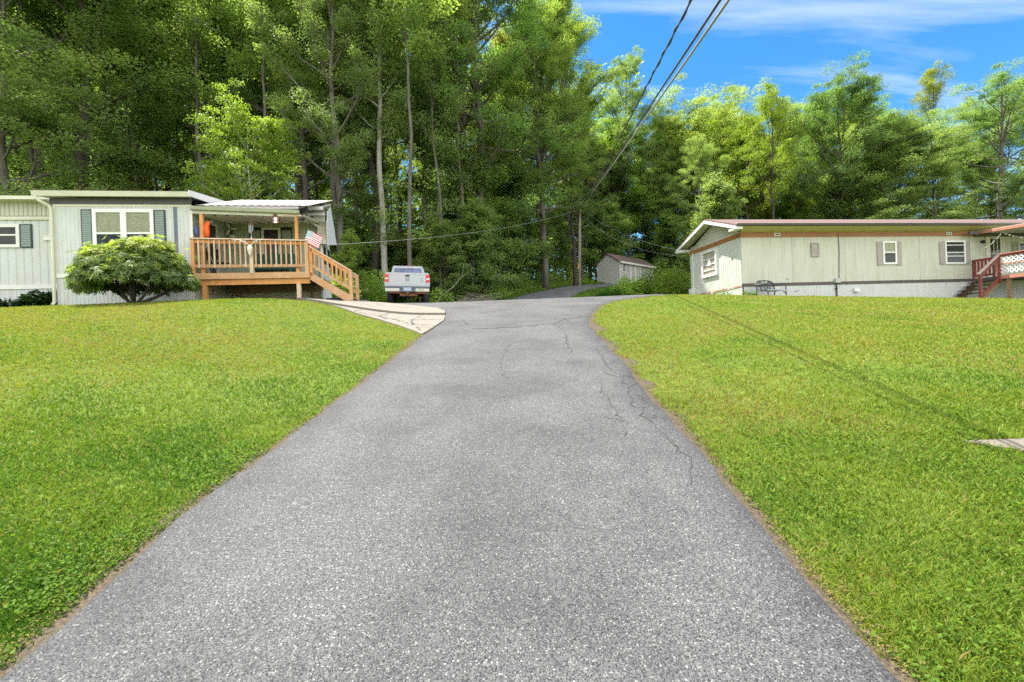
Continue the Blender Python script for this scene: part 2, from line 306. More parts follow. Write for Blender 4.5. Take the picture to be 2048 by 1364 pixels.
# ------------------------------------------------------------------ mesh builder
class MB:
    def __init__(s): s.v = []; s.f = []; s.m = []
    def quad(s, a, b, c, d, mi=0):
        k = len(s.v); s.v += [tuple(a), tuple(b), tuple(c), tuple(d)]; s.f.append((k, k + 1, k + 2, k + 3)); s.m.append(mi); return s
    def poly(s, pts, mi=0):
        k = len(s.v); s.v += [tuple(p) for p in pts]; s.f.append(tuple(range(k, k + len(pts)))); s.m.append(mi); return s
    def prism(s, pts, ext, mi=0):
        """extrude a planar outline by a vector"""
        e = Vector(ext); n = len(pts); k = len(s.v)
        s.v += [tuple(p) for p in pts] + [tuple(Vector(p) + e) for p in pts]
        s.f.append(tuple(range(k + n - 1, k - 1, -1))); s.f.append(tuple(range(k + n, k + 2 * n))); s.m += [mi, mi]
        for i in range(n):
            j = (i + 1) % n; s.f.append((k + i, k + j, k + n + j, k + n + i)); s.m.append(mi)
        return s
    def box(s, x0, x1, y0, y1, z0, z1, mi=0):
        x0, x1 = min(x0, x1), max(x0, x1); y0, y1 = min(y0, y1), max(y0, y1); z0, z1 = min(z0, z1), max(z0, z1)
        return s.prism([(x0, y0, z0), (x1, y0, z0), (x1, y1, z0), (x0, y1, z0)], (0, 0, z1 - z0), mi)
    def beam(s, p, q, w_, h, up=(0, 0, 1), mi=0):
        p = Vector(p); q = Vector(q); d = (q - p).normalized(); u = Vector(up); sd_ = d.cross(u)
        if sd_.length < 1e-4: sd_ = d.cross(Vector((0, 1, 0)))
        sd_.normalize(); u = sd_.cross(d).normalized(); a = sd_ * w_ / 2; b = u * h / 2
        return s.prism([p - a - b, p + a - b, p + a + b, p - a + b], q - p, mi)
    def tube(s, pts, rad, n=8, mi=0, cap=True):
        pts = [Vector(p) for p in pts]; k0 = len(s.v); ref = Vector((.37, .91, .2)).normalized()
        if not isinstance(rad, (list, tuple)): rad = [rad] * len(pts)
        for i, p in enumerate(pts):
            d = (pts[min(i + 1, len(pts) - 1)] - pts[max(i - 1, 0)]).normalized()
            a = d.cross(ref)
            if a.length < 1e-3: a = d.cross(Vector((1, 0, 0)))
            a.normalize(); b = d.cross(a)
            for j in range(n):
                t = 2 * math.pi * j / n; s.v.append(tuple(p + (a * math.cos(t) + b * math.sin(t)) * rad[i]))
        for i in range(len(pts) - 1):
            for j in range(n):
                a = k0 + i * n + j; b = k0 + i * n + (j + 1) % n; s.f.append((a, b, b + n, a + n)); s.m.append(mi)
        if cap:
            s.f.append(tuple(range(k0 + n - 1, k0 - 1, -1))); e = k0 + (len(pts) - 1) * n; s.f.append(tuple(range(e, e + n))); s.m += [mi, mi]
        return s
    def lathe(s, base, prof_, n=14, axis='Z', mi=0):
        k0 = len(s.v); b = Vector(base)
        for r, h in prof_:
            for j in range(n):
                t = 2 * math.pi * j / n; c, q = math.cos(t) * r, math.sin(t) * r
                p = (c, q, h) if axis == 'Z' else ((h, c, q) if axis == 'X' else (c, h, q)); s.v.append(tuple(b + Vector(p)))
        for i in range(len(prof_) - 1):
            for j in range(n):
                a = k0 + i * n + j; c = k0 + i * n + (j + 1) % n; s.f.append((a, c, c + n, a + n)); s.m.append(mi)
        s.f.append(tuple(range(k0 + n - 1, k0 - 1, -1))); e = k0 + (len(prof_) - 1) * n; s.f.append(tuple(range(e, e + n))); s.m += [mi, mi]
        return s
    def ribs(s, p0, along, up, out, length, height, pitch=.1, depth=.012, groove=.3, mi=0):
        """vertical-ribbed sheet: starts at p0, runs along, rises up, ribs stand out"""
        p0 = Vector(p0); A = Vector(along); U_ = Vector(up) * height; O = Vector(out); xs = []
        x = 0
        while x < length - 1e-6:
            e = min(x + pitch, length); g = pitch * groove
            for t, d in ((x, 1), (e - g, 1), (e - g * .75, 0), (e - g * .25, 0)):
                if t <= length: xs.append((t, d))
            x += pitch
        xs.append((length, 1))
        for (a, da), (b, db) in zip(xs[:-1], xs[1:]):
            if b - a < 1e-6: continue
            q0 = p0 + A * a + O * depth * da; q1 = p0 + A * b + O * depth * db
            s.quad(q0, q1, q1 + U_, q0 + U_, mi)
        return s
    def wave(s, p0, along, across, out, length, width, pitch=.2, amp=.03, n=8, mi=0):
        """corrugated sheet"""
        p0 = Vector(p0); A = Vector(along); C = Vector(across) * width; O = Vector(out); k = int(length / pitch * n)
        for i in range(k):
            a, b = i / n * pitch, (i + 1) / n * pitch
            fa = math.sin(a / pitch * 2 * math.pi) * amp; fb = math.sin(b / pitch * 2 * math.pi) * amp
            q0 = p0 + A * a + O * fa; q1 = p0 + A * b + O * fb; s.quad(q0, q1, q1 + C, q0 + C, mi)
        return s
    def build(s, name, mats, parent=None, smooth=False, bevel=0, loc=None):
        me = bpy.data.meshes.new(name); me.from_pydata(s.v, [], s.f)
        for m_ in (mats if isinstance(mats, (list, tuple)) else [mats]): me.materials.append(m_)
        me.polygons.foreach_set('material_index', s.m)
        if smooth: me.polygons.foreach_set('use_smooth', [True] * len(me.polygons))
        me.update()
        o = bpy.data.objects.new(name, me); col.objects.link(o)
        if parent: o.parent = parent
        if loc: o.location = loc
        if bevel:
            b = o.modifiers.new('bevel', 'BEVEL'); b.width = bevel; b.segments = 2; b.limit_method = 'ANGLE'
        return o
def np_mesh(name, V, per, mat, lr=None, parent=None):
    """every `per` vertices in a row are one face; lr is one value per face"""
    n = len(V); me = bpy.data.meshes.new(name); nf = n // per
    me.vertices.add(n); me.vertices.foreach_set('co', np.ascontiguousarray(V, dtype=np.float32).ravel())
    me.loops.add(n); me.loops.foreach_set('vertex_index', np.arange(n, dtype=np.int32))
    me.polygons.add(nf); me.polygons.foreach_set('loop_start', np.arange(0, n, per, dtype=np.int32))
    me.update(calc_edges=True); me.materials.append(mat)
    if lr is not None:
        a = me.attributes.new('lr', 'FLOAT', 'FACE'); a.data.foreach_set('value', np.ascontiguousarray(lr, dtype=np.float32))
    return me
def link(name, me, parent=None, loc=None):
    o = bpy.data.objects.new(name, me); col.objects.link(o)
    if parent: o.parent = parent
    if loc is not None: o.location = loc
    return o
def tag(o, label=None, cat=None, group=None, kind=None):
    if label: o['label'] = label
    if cat: o['category'] = cat
    if group: o['group'] = group
    if kind: o['kind'] = kind
    return o
def thing(name, label, cat, loc=(0, 0, 0), rz=0, group=None):
    o = bpy.data.objects.new(name, None); col.objects.link(o); o.location = loc; o.rotation_euler = (0, 0, rz); o.empty_display_size = .3
    return tag(o, label, cat, group)
def copy_tree(o, parent=None):
    c = o.copy(); col.objects.link(c)
    if parent: c.parent = parent
    for ch in list(o.children): copy_tree(ch, c)
    return c
def unit(a): return a / np.maximum(np.linalg.norm(a, axis=1, keepdims=True), 1e-9)
def leaves(P, D, Nn, L, Wd, droop=0.0):
    """rhombic leaves: base P, direction D, normal Nn"""
    S = unit(np.cross(Nn, D)); L = np.asarray(L)[:, None]; Wd = np.asarray(Wd)[:, None]
    mid = P + D * L * .45 + Nn * L * .06
    V = np.empty((len(P), 4, 3)); V[:, 0] = P; V[:, 1] = mid + S * Wd; V[:, 2] = P + D * L - Nn * L * droop; V[:, 3] = mid - S * Wd
    return V.reshape(-1, 3)

# ================================================================== SETTING
def lawn_edges():
    left = [(-1.98, -6), (-1.94, 1.83), (-1.99, 2.18), (-1.99, 2.85), (-1.91, 4.04), (-1.78, 6.09), (-1.65, 8.15), (-1.54, 10.17), (-1.63, 11.24), (-2.24, 12.6), (-3.59, 13.53), (-5.4, 14.2), (-7.4, 14.9), (-8.2, 16), (-8.2, 23)]
    right = [(1.26, -6), (1.26, 1.61), (1.27, 2.05), (1.3, 2.55), (1.33, 3.3), (1.36, 4.48), (1.42, 5.86), (1.47, 7.99), (1.57, 9.2), (1.84, 10.46), (2.37, 12.06), (2.88, 12.85), (3.6, 13.6), (4.6, 14.3), (5.6, 15.3), (5.6, 23)]
    return left, right
LE, RE = lawn_edges()
def xl(y): return np.interp(y, [p[1] for p in LE], [p[0] for p in LE])
def xr(y): return np.interp(y, [p[1] for p in RE], [p[0] for p in RE])

# ground: one sheet, fine near the camera
def grid_axis(a, b, fine0, fine1, st, big):
    mid = np.arange(fine0, fine1 + 1e-6, st); lo = fine0 - np.cumsum(np.geomspace(st * 1.3, big, 24)); hi = fine1 + np.cumsum(np.geomspace(st * 1.3, big, 24))
    return np.concatenate([lo[::-1], mid, hi])
gx = grid_axis(0, 0, -20, 24, .33, 60); gy = grid_axis(0, 0, -3, 40, .33, 60)
GX, GY = np.meshgrid(gx, gy); GZ = ground(GX, np.clip(GY, -55, 390))
woodness = sm((GY - 20.5 + (vnoise(GX, GY, 2.0) - .5) * 2) / 2.5)
nearroad = np.zeros_like(GX)
GZ = GZ + (vnoise(GX, GY, 5, 3) - .5) * .5 * sm((GY - 26) / 8) * sm((np.abs(GX - 4) - 4) / 4)
nx, ny = len(gx), len(gy)
idx = np.arange(nx * ny).reshape(ny, nx)
faces = np.stack([idx[:-1, :-1], idx[:-1, 1:], idx[1:, 1:], idx[1:, :-1]], -1).reshape(-1, 4)
me = bpy.data.meshes.new('ground'); me.from_pydata(np.stack([GX, GY, GZ], -1).reshape(-1, 3).tolist(), [], faces.tolist())
me.materials.append(M['ground']); a_ = me.attributes.new('wood', 'FLOAT', 'POINT'); a_.data.foreach_set('value', woodness.ravel().astype(np.float32))
me.polygons.foreach_set('use_smooth', [True] * len(me.polygons))
tag(link('ground', me), kind='structure')

def strip(name, yy, fl, fr, mat, dz, nacross=14, curve=None, jitter=0.0, edge=.32):
    """road sheet between a left and a right edge"""
    V = []; E = []
    for y in yy:
        a, b = fl(y), fr(y)
        if jitter:
            a += (vnoise(0, y, .22, 5) - .5) * jitter + (vnoise(3, y, .9, 6) - .5) * jitter; b += (vnoise(9, y, .22, 7) - .5) * jitter + (vnoise(5, y, .9, 8) - .5) * jitter
        for i in range(nacross + 1):
            t = i / nacross; t = .5 - .5 * math.cos(math.pi * t); x = a + (b - a) * t
            V.append((x, y, gz(x, y) + dz - (.015 if i in (0, nacross) else 0))); E.append(max(max(0.0, 1 - min(x - a, b - x) / edge), .32 * math.exp(-((x - (a + b) / 2 + .1) / .33) ** 2)))
    n = nacross + 1; fs = [(j * n + i, j * n + i + 1, (j + 1) * n + i + 1, (j + 1) * n + i) for j in range(len(yy) - 1) for i in range(nacross)]
    m_ = bpy.data.meshes.new(name); m_.from_pydata(V, [], fs); m_.materials.append(mat)
    a = m_.attributes.new('edge', 'FLOAT', 'POINT'); a.data.foreach_set('value', np.array(E, dtype=np.float32))
    m_.polygons.foreach_set('use_smooth', [True] * len(fs)); return tag(link(name, m_), kind='structure')
driveway = strip('driveway', np.arange(-4, 21.6, .12), lambda y: float(xl(y)), lambda y: float(xr(y)), M['asphalt'], .022, jitter=.06)
strip('dirt_edge', np.arange(-4, 14, .12), lambda y: float(xl(y)) - .06 - .09 * float(vnoise(1, y, .35, 11)), lambda y: float(xr(y)) + .10 + .42 * max(0, float(vnoise(2, y, .5, 12)) - .5), M['dirt'], .008, jitter=.07)
# the road that climbs to the shed beyond the crest
RC = [(-.4, 21), (.3, 24), (1.6, 28), (3.3, 32.5), (5.4, 36), (8.2, 39), (11.5, 42), (16, 46)]
def rc(y): return np.interp(y, [p[1] for p in RC], [p[0] for p in RC])
strip('side_road', np.arange(21.4, 45.5, .4), lambda y: float(rc(y)) - float(np.interp(y, [24, 30, 38], [2.3, 2.0, 1.4])) - (24 - y) * .8 * (y < 24), lambda y: float(rc(y)) + float(np.interp(y, [24, 30, 38], [2.3, 2.1, 1.6])) + max(0, 26 - y) * .6, M['asphalt_dark'], .03, 10)

# cracks in the driveway
cm = MB()
def crack(pts, w0=.012, seed=1, z=.026, br=True):
    r = random.Random(seed); P = [Vector((*p, 0)) for p in pts]; fine = [P[0]]
    for a, b in zip(P[:-1], P[1:]):
        k = max(2, int((b - a).length / .07))
        for i in range(1, k + 1):
            q = a.lerp(b, i / k); fine.append(q + Vector((r.uniform(-1, 1), r.uniform(-1, 1), 0)) * .03)
    pr = None
    for i, q in enumerate(fine):
        d = (fine[min(i + 1, len(fine) - 1)] - fine[max(i - 1, 0)]).normalized(); n_ = Vector((-d.y, d.x, 0)); ww = w0 * .52 * r.uniform(.2, 1.4) * (1 if 0 < i < len(fine) - 1 else .2)
        a, b = q + n_ * ww, q - n_ * ww; a.z = gz(a.x, a.y) + z; b.z = gz(b.x, b.y) + z
        if pr: cm.quad(pr[0], pr[1], b, a)
        pr = (a, b)
        if br and r.random() < .12 and w0 > .006:
            e = q + Vector((r.uniform(-1, 1), r.uniform(-1, 1), 0)) * .3; crack([(q.x, q.y), (e.x, e.y)], w0 * .5, r.random(), z, False)
def pxl(*pp): return [tuple(og(*p)[:2]) for p in pp]
crack(pxl((940, 660), (985, 659), (1035, 656), (1075, 652), (1105, 650), (1130, 640), (1165, 636)), .03, 1)
crack(pxl((1105, 650), (1130, 665), (1133, 690), (1142, 708)), .014, 2)
crack(pxl((1195, 700), (1205, 722), (1215, 740), (1235, 752)), .012, 3)
crack(pxl((1205, 775), (1205, 790), (1222, 810), (1230, 830), (1240, 842), (1243, 852), (1250, 865), (1247, 880)), .009, 4)
crack(pxl((1240, 753), (1248, 770), (1262, 795), (1260, 810), (1275, 820), (1290, 828), (1285, 838), (1300, 850), (1325, 868), (1345, 885), (1355, 912)), .013, 5)
crack(pxl((1262, 795), (1285, 798), (1300, 815)), .010, 6)
crack(pxl((1285, 838), (1300, 838), (1320, 846)), .010, 7)
crack(pxl((1345, 885), (1360, 900), (1385, 940), (1390, 975)), .010, 8)
crack(pxl((890, 652), (915, 648), (935, 652), (925, 640)), .012, 9)
crack(pxl((1130, 640), (1150, 655), (1175, 652)), .010, 10); crack(pxl((1020, 690), (1000, 730), (1010, 760)), .006, 11)
o = cm.build('crack', M['crack'], driveway)

# concrete pad in front of the stairs: an upper slab and a lower one broken by cracks
Z7 = lambda x, y: (580 + x / 5.69, 560 + y / 5.69)
def slab(name, pix, mat, top, thick=.05):
    P = [og(*p) for p in pix]; m_ = MB(); pts = [(p.x, p.y, gz(p.x, p.y) + top) for p in P]
    m_.prism([(x, y, z - thick) for x, y, z in pts], (0, 0, thick)); return m_.build(name, mat)
low = [(-4.75, 12.05), (-4.13, 11.5), (-3.77, 11.1), (-3.06, 10.55), (-2.42, 9.8), (-1.95, 9.05), (-1.69, 8.6), (-1.6, 9.4), (-1.53, 10.3), (-1.6, 11.15), (-2.6, 11.45), (-3.4, 11.68), (-4.4, 11.95)]
upp = [(-4.9, 12.15), (-4.4, 11.99), (-3.4, 11.72), (-2.6, 11.49), (-1.62, 11.19), (-1.7, 11.7), (-2.0, 12.35), (-2.6, 12.95), (-3.6, 13.6), (-5.2, 14.3), (-6.4, 14.7), (-6.3, 13.4), (-5.6, 12.6)]
def padmesh(name, poly, top, skirt):
    c = Vector((sum(p[0] for p in poly) / len(poly), sum(p[1] for p in poly) / len(poly), 0)); m_ = MB(); rings = 8; n = len(poly)
    fine = []
    for i in range(n):
        a = Vector((*poly[i], 0)); b = Vector((*poly[(i + 1) % n], 0))
        for j in range(6): fine.append(a.lerp(b, j / 6))
    Vv = []
    for r_ in range(rings + 1):
        for p in fine:
            q = c.lerp(p, r_ / rings); q.z = gz(q.x, q.y) + top; Vv.append(q)
    k = len(fine)
    for r_ in range(rings):
        for i in range(k): m_.quad(Vv[r_ * k + i], Vv[(r_ + 1) * k + i], Vv[(r_ + 1) * k + (i + 1) % k], Vv[r_ * k + (i + 1) % k])
    for i in range(k):
        a, b = Vv[rings * k + i], Vv[rings * k + (i + 1) % k]; dz = Vector((0, 0, -skirt)); m_.quad(a + dz, b + dz, b, a)
    return m_.build(name, M['concrete'])
pad = tag(padmesh('concrete_pad', low, .035, .12), kind='structure')
pad_up = tag(padmesh('concrete_pad_upper', upp, .085, .16), kind='structure')
cm = MB()
for k, pp in enumerate([((-1.78, 8.95), (-1.95, 9.4), (-1.58, 9.5)), ((-1.56, 9.6), (-2.1, 9.75), (-2.6, 10.45), (-3.2, 11.0)), ((-3.2, 11.0), (-3.05, 11.55)), ((-3.2, 11.0), (-2.9, 10.55)), ((-3.2, 11.0), (-3.9, 11.3)), ((-3.9, 11.3), (-3.8, 11.75)), ((-2.1, 9.75), (-2.3, 10.4), (-2.2, 11.3)), ((-1.56, 10.4), (-2.3, 10.5))]): crack(pp, .022, 40 + k, .041)
cm.build('crack', M['crack'], pad)
cm = MB(); crack([(-2.2, 12.3), (-3.6, 12.6), (-4.6, 12.7), (-6.0, 13.3)], .012, 60, .091); crack([(-3.6, 12.75), (-4.4, 13.7)], .01, 61, .091); cm.build('crack', M['crack'], pad_up)
# gravel under the deck
gpoly = [(-8.6, 12.75), (-5.75, 12.7), (-6.9, 14.5), (-8.9, 15.2)]
tag(MB().poly([(x, y, gz(x, y) + .03) for x, y in gpoly]).build('gravel', M['gravel']), kind='structure')
# tan slab at the right edge of the lawn
sl = [og(1938, 890), og(2060, 889), og(2300, 985), og(2180, 965)]
sp_ = [Vector((3.24, 3.30, 0)), Vector((3.62, 3.30, 0)), Vector((4.6, 3.26, 0)), Vector((4.6, 2.3, 0)), Vector((3.62, 2.98, 0))]
m_ = MB(); m_.prism([(p.x, p.y, gz(p.x, p.y) - .05) for p in sp_], (0, 0, .065)); tag(m_.build('path', M['concrete_tan']), kind='structure')

# ------------------------------------------------------------------ lawn grass (one mass nobody could count)
rg = np.random.default_rng(11)
def inside(poly, x, y):
    r = np.zeros(len(x), bool); n = len(poly)
    for i in range(n):
        x0, y0 = poly[i][:2]; x1, y1 = poly[(i + 1) % n][:2]
        c = ((y0 > y) != (y1 > y)) & (x < (x1 - x0) * (y - y0) / (y1 - y0 + 1e-12) + x0); r ^= c
    return r
PATHPOLY = [(p.x, p.y) for p in sp_]
def scatter(n, ymin, ymax, xpad=1.0, pw=1.0):
    """points over the lawn, density falling with distance"""
    y = ymin * (ymax / ymin) ** rg.random(n) if pw == 1 else ymin + (ymax - ymin) * rg.random(n)
    x = (rg.random(n) * 2 - 1) * (1.19 * y + xpad)
    return x, y
def lawn_mask(x, y, gap=.03):
    l = xl(y); r = xr(y)
    jl = (vnoise(0, y, .12, 21) - .5) * .12; jr = (vnoise(0, y, .12, 22) - .5) * .14
    ok = (x < l - .004 - np.abs(jl) * .5) | (x > r + .006 + np.abs(jr) * .4 + .42 * np.maximum(0, vnoise(2, y, .5, 12) - .55))
    ok &= ~inside(low, x, y) & ~inside(upp, x, y) & ~inside(PATHPOLY, x, y) & ~inside(gpoly, x, y)
    ok &= ~((x < -1.5) & (y > 12.9 + (x + 12.7) * .14)) & ~((x > 9.4) & (y > 18.45 + (x - 9.45) * .14)) & (y < 20.6) & ~((y > 14) & (x < 4) & (x > -9))
    return ok
def grass(n, ymin, ymax, hscale, wscale, seed):
    x, y = scatter(n, ymin, ymax); k = lawn_mask(x, y); x, y = x[k], y[k]; n = len(x)
    dist = np.sqrt(x * x + y * y); z = ground(x, y)
    clump = vnoise(x, y, .25, 1) * .5 + vnoise(x, y, .08, 2) * .5; patch = vnoise(x, y, 2.3, 3) * .6 + vnoise(x, y, .7, 4) * .4
    h = (.014 + .018 * rg.random(n) + .017 * clump) * hscale
    tall = rg.random(n) < .02; h[tall] *= 1.7
    eg = np.minimum(np.abs(x - xl(y)), np.abs(x - xr(y)))
    h *= np.where(eg < .04, .8, 1.0)
    wd = (.0016 + .0015 * rg.random(n)) * (np.maximum(dist, 2.2) / 2.2) ** .82 * wscale
    a = rg.random(n) * 6.283; la = rg.random(n) * 6.283; ln = .25 + .85 * rg.random(n)
    bx, by = np.cos(la) * ln, np.sin(la) * ln
    P = np.stack([x, y, z - .004], 1); S = np.stack([np.cos(a), np.sin(a), 0 * a], 1) * wd[:, None]
    mid = P + np.stack([bx * h * .35, by * h * .35, h * .6], 1); tip = P + np.stack([bx * h, by * h, h * .95], 1)
    V = np.empty((n, 6, 3)); V[:, 0] = P - S; V[:, 1] = P + S; V[:, 2] = mid + S * .8; V[:, 3] = tip + S * .12; V[:, 4] = tip - S * .12; V[:, 5] = mid - S * .8
    far = np.clip(dist / 14, 0, 1)
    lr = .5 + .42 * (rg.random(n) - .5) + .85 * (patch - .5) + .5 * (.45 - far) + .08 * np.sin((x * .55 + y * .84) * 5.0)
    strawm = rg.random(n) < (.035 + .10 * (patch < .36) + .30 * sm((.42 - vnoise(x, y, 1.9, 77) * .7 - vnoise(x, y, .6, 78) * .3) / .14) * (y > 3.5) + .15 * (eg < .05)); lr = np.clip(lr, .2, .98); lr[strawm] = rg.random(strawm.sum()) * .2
    return V.reshape(-1, 3), lr
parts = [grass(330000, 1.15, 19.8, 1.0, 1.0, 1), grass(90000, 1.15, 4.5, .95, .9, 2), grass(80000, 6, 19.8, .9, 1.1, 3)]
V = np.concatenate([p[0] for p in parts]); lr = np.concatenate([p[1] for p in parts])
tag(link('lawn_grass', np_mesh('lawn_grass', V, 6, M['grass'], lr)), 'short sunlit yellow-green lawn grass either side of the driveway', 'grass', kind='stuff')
# broad leaved weeds and clover, thick beside the driveway
n = 260000; x, y = scatter(n, 1.15, 14); k = lawn_mask(x, y, .05); x, y = x[k], y[k]
eg = np.where(x < 0, xl(y) - x, x - xr(y)); pz = vnoise(x, y, .55, 31) * .6 + vnoise(x, y, .17, 32) * .4
pr_ = np.where(x < 0, .75 * np.exp(-eg / .5), .35 * np.exp(-eg / 1.2)) + .10
pr_ += .8 * np.exp(-((x - 3.6) / .9) ** 2 - ((y - 3.5) / .35) ** 2) + .75 * np.exp(-((x + 2.6) / .8) ** 2 - ((y - 8.4) / .6) ** 2)
k = rg.random(len(x)) < pr_ * sm((pz - .33) / .25); x, y = x[k], y[k]; n = len(x)
th = rg.random(n) * 6.283; Lf = (.010 + .015 * rg.random(n)) * (np.maximum(y, 2.5) / 2.5) ** .35
D = unit(np.stack([np.cos(th), np.sin(th), .1 + .7 * rg.random(n)], 1)); Nn = unit(np.stack([rg.normal(0, .35, n), rg.normal(0, .35, n), np.ones(n)], 1)); Nn = unit(Nn - D * (Nn * D).sum(1, keepdims=True))
P = np.stack([x, y, ground(x, y) + .012 + .04 * rg.random(n)], 1)
tag(link('broadleaf_weeds', np_mesh('broadleaf_weeds', leaves(P, D, Nn, Lf, Lf * .36, .1), 4, L_WEED, rg.random(n))), 'bright green clover and broad leaved weeds thick along the driveway edge', 'weeds', kind='stuff')
# dry bits lying on the edge of the asphalt
n = 6000; y = 1.2 * (13 / 1.2) ** rg.random(n); sd2 = rg.random(n) < .5
x = np.where(sd2, xl(y) - .08 + rg.normal(0, .05, n), xr(y) + .05 + np.abs(rg.normal(0, .06, n)) - .04); th = rg.random(n) * 6.283
D = np.stack([np.cos(th), np.sin(th), .05 * rg.random(n)], 1); Nn = np.tile([[0, 0, 1.]], (n, 1)); Lf = .006 + .014 * rg.random(n)
P = np.stack([x, y, ground(x, y) + .026], 1)
tag(link('dry_clippings', np_mesh('dry_clippings', leaves(P, D, Nn, Lf, Lf * .12), 4, M['grass'], rg.random(n) * .14)), 'dry tan grass clippings along the asphalt edges', 'clippings', kind='stuff')

# ================================================================== TREES
def curve_pts(p, d, length, n, rs, bend=.25, lift=.15):
    out = [Vector(p)]; d = Vector(d).normalized()
    for i in range(n):
        d = (d + Vector((rs.uniform(-1, 1), rs.uniform(-1, 1), rs.uniform(-1, 1))) * bend + Vector((0, 0, lift))).normalized(); out.append(out[-1] + d * length / n)
    return out
def make_tree(seed, H, cb, Rad, nl, sub, per, leaf, shape, elev=(.15, 1.0), flat=.6, r0=.25, wander=.25, clump=.75, fork=False, barkm='bark', leafm=None, spray=0.0, epi=0):
    rs = random.Random(seed); rn = np.random.default_rng(seed); tb = MB(); cl = []
    # trunk
    pts = [Vector((0, 0, -.6))]; k = 12; x = y = 0
    for i in range(1, k + 1):
        x += rs.uniform(-1, 1) * wander; y += rs.uniform(-1, 1) * wander; pts.append(Vector((x, y, H * .97 * i / k)))
    rad = [r0 * 1.25] + [r0 * (1 - .92 * (i / k) ** 1.15) + .012 for i in range(1, k + 1)]
    tb.tube(pts, rad, 9)
    def trunk_at(t):
        f_ = t * .97 * k / .97; f_ = min(max(f_, 0), k - 1e-6); i = int(f_); return pts[i].lerp(pts[i + 1], f_ - i), rad[i] + (rad[i + 1] - rad[i]) * (f_ - i)
    for i in range(nl):
        u = min((i + rs.random() * .9) / nl, 1.0); t = cb + (1 - cb) * .86 * u
        p, r_ = trunk_at(t); az = i * 2.4 + rs.uniform(-.5, .5); el = elev[0] + (elev[1] - elev[0]) * u + rs.uniform(-.15, .15)
        ln = Rad * shape(u) * rs.uniform(.7, 1.2)
        lp = curve_pts(p, (math.cos(az) * math.cos(el), math.sin(az) * math.cos(el), math.sin(el)), ln, 5, rs, .2, .1)
        lr_ = max(.02, min(r_ * .55, .035 + ln * .016)); tb.tube(lp, [lr_ * (1 - .8 * j / 5) for j in range(6)], 5, cap=False)
        cl.append((lp[-1], rs.random()))
        for j in range(sub):
            q = .3 + .65 * (j + rs.random()) / sub; a = lp[min(int(q * 5), 4)].lerp(lp[min(int(q * 5) + 1, 5)], q * 5 - int(q * 5)); d = (lp[-1] - lp[0]).normalized()
            d = (d + Vector((rs.uniform(-1, 1), rs.uniform(-1, 1), rs.uniform(-.4, .6)))).normalized(); sp = curve_pts(a, d, ln * rs.uniform(.25, .5), 3, rs, .25, .05)
            tb.tube(sp, [lr_ * .4, lr_ * .3, lr_ * .2, lr_ * .1], 4, cap=False); cl.append((sp[-1], rs.random()));
            if rs.random() < .6: cl.append((sp[1], rs.random()))
    for i in range(epi):
        t = rs.uniform(.12, cb); p, r_ = trunk_at(t); az = rs.uniform(0, 6.28); cl.append((p + Vector((math.cos(az), math.sin(az), .3)) * rs.uniform(.3, .9), rs.random()))
    C = np.array([tuple(c[0]) for c in cl]); cv = np.array([c[1] for c in cl]); n = len(C) * per
    ci = np.repeat(np.arange(len(C)), per); sz = clump * (.65 + .7 * rn.random(len(C)))[ci]
    off = rn.normal(0, 1, (n, 3)); off = unit(off) * (rn.random((n, 1)) ** .45); off[:, 2] *= flat
    P = C[ci] + off * sz[:, None]
    outw = unit(P - np.array([[x * .5, y * .5, H * (cb + .3 * (1 - cb))]]))
    Nn = unit(rn.normal(0, .55, (n, 3)) + np.array([[0, 0, .8]]) + outw * .35)
    D = rn.normal(0, 1, (n, 3)); D[:, 2] -= .35; D -= Nn * (D * Nn).sum(1, keepdims=True); D = unit(D)
    Ls = leaf * (.7 + .6 * rn.random(n)); val = np.clip(.55 * cv[ci] + .5 * rn.random(n) - .05, 0, 1)
    cme = np_mesh('crown', leaves(P, D, Nn, Ls, Ls * .34, .12), 4, leafm or L_FOREST, val)
    tme = bpy.data.meshes.new('trunk'); tme.from_pydata(tb.v, [], tb.f); tme.materials.append(M[barkm]); tme.polygons.foreach_set('use_smooth', [True] * len(tb.f)); tme.update()
    return tme, cme, float(np.percentile(P[:, 2], 99.98))
poplar = lambda u: (1 - u) ** .65 * (.35 + .65 * min(1, u * 3.5)) + .12
rounded = lambda u: math.sqrt(max(.3, 1 - (1.7 * u - .7) ** 2 * .5))
conic = lambda u: 1.0 - .5 * u ** 1.4
dome = lambda u: .62 + .42 * math.sin(math.pi * min(1.0, u * .8 + .2))
column_ = lambda u: .75 + .25 * math.sin(u * 3.1)
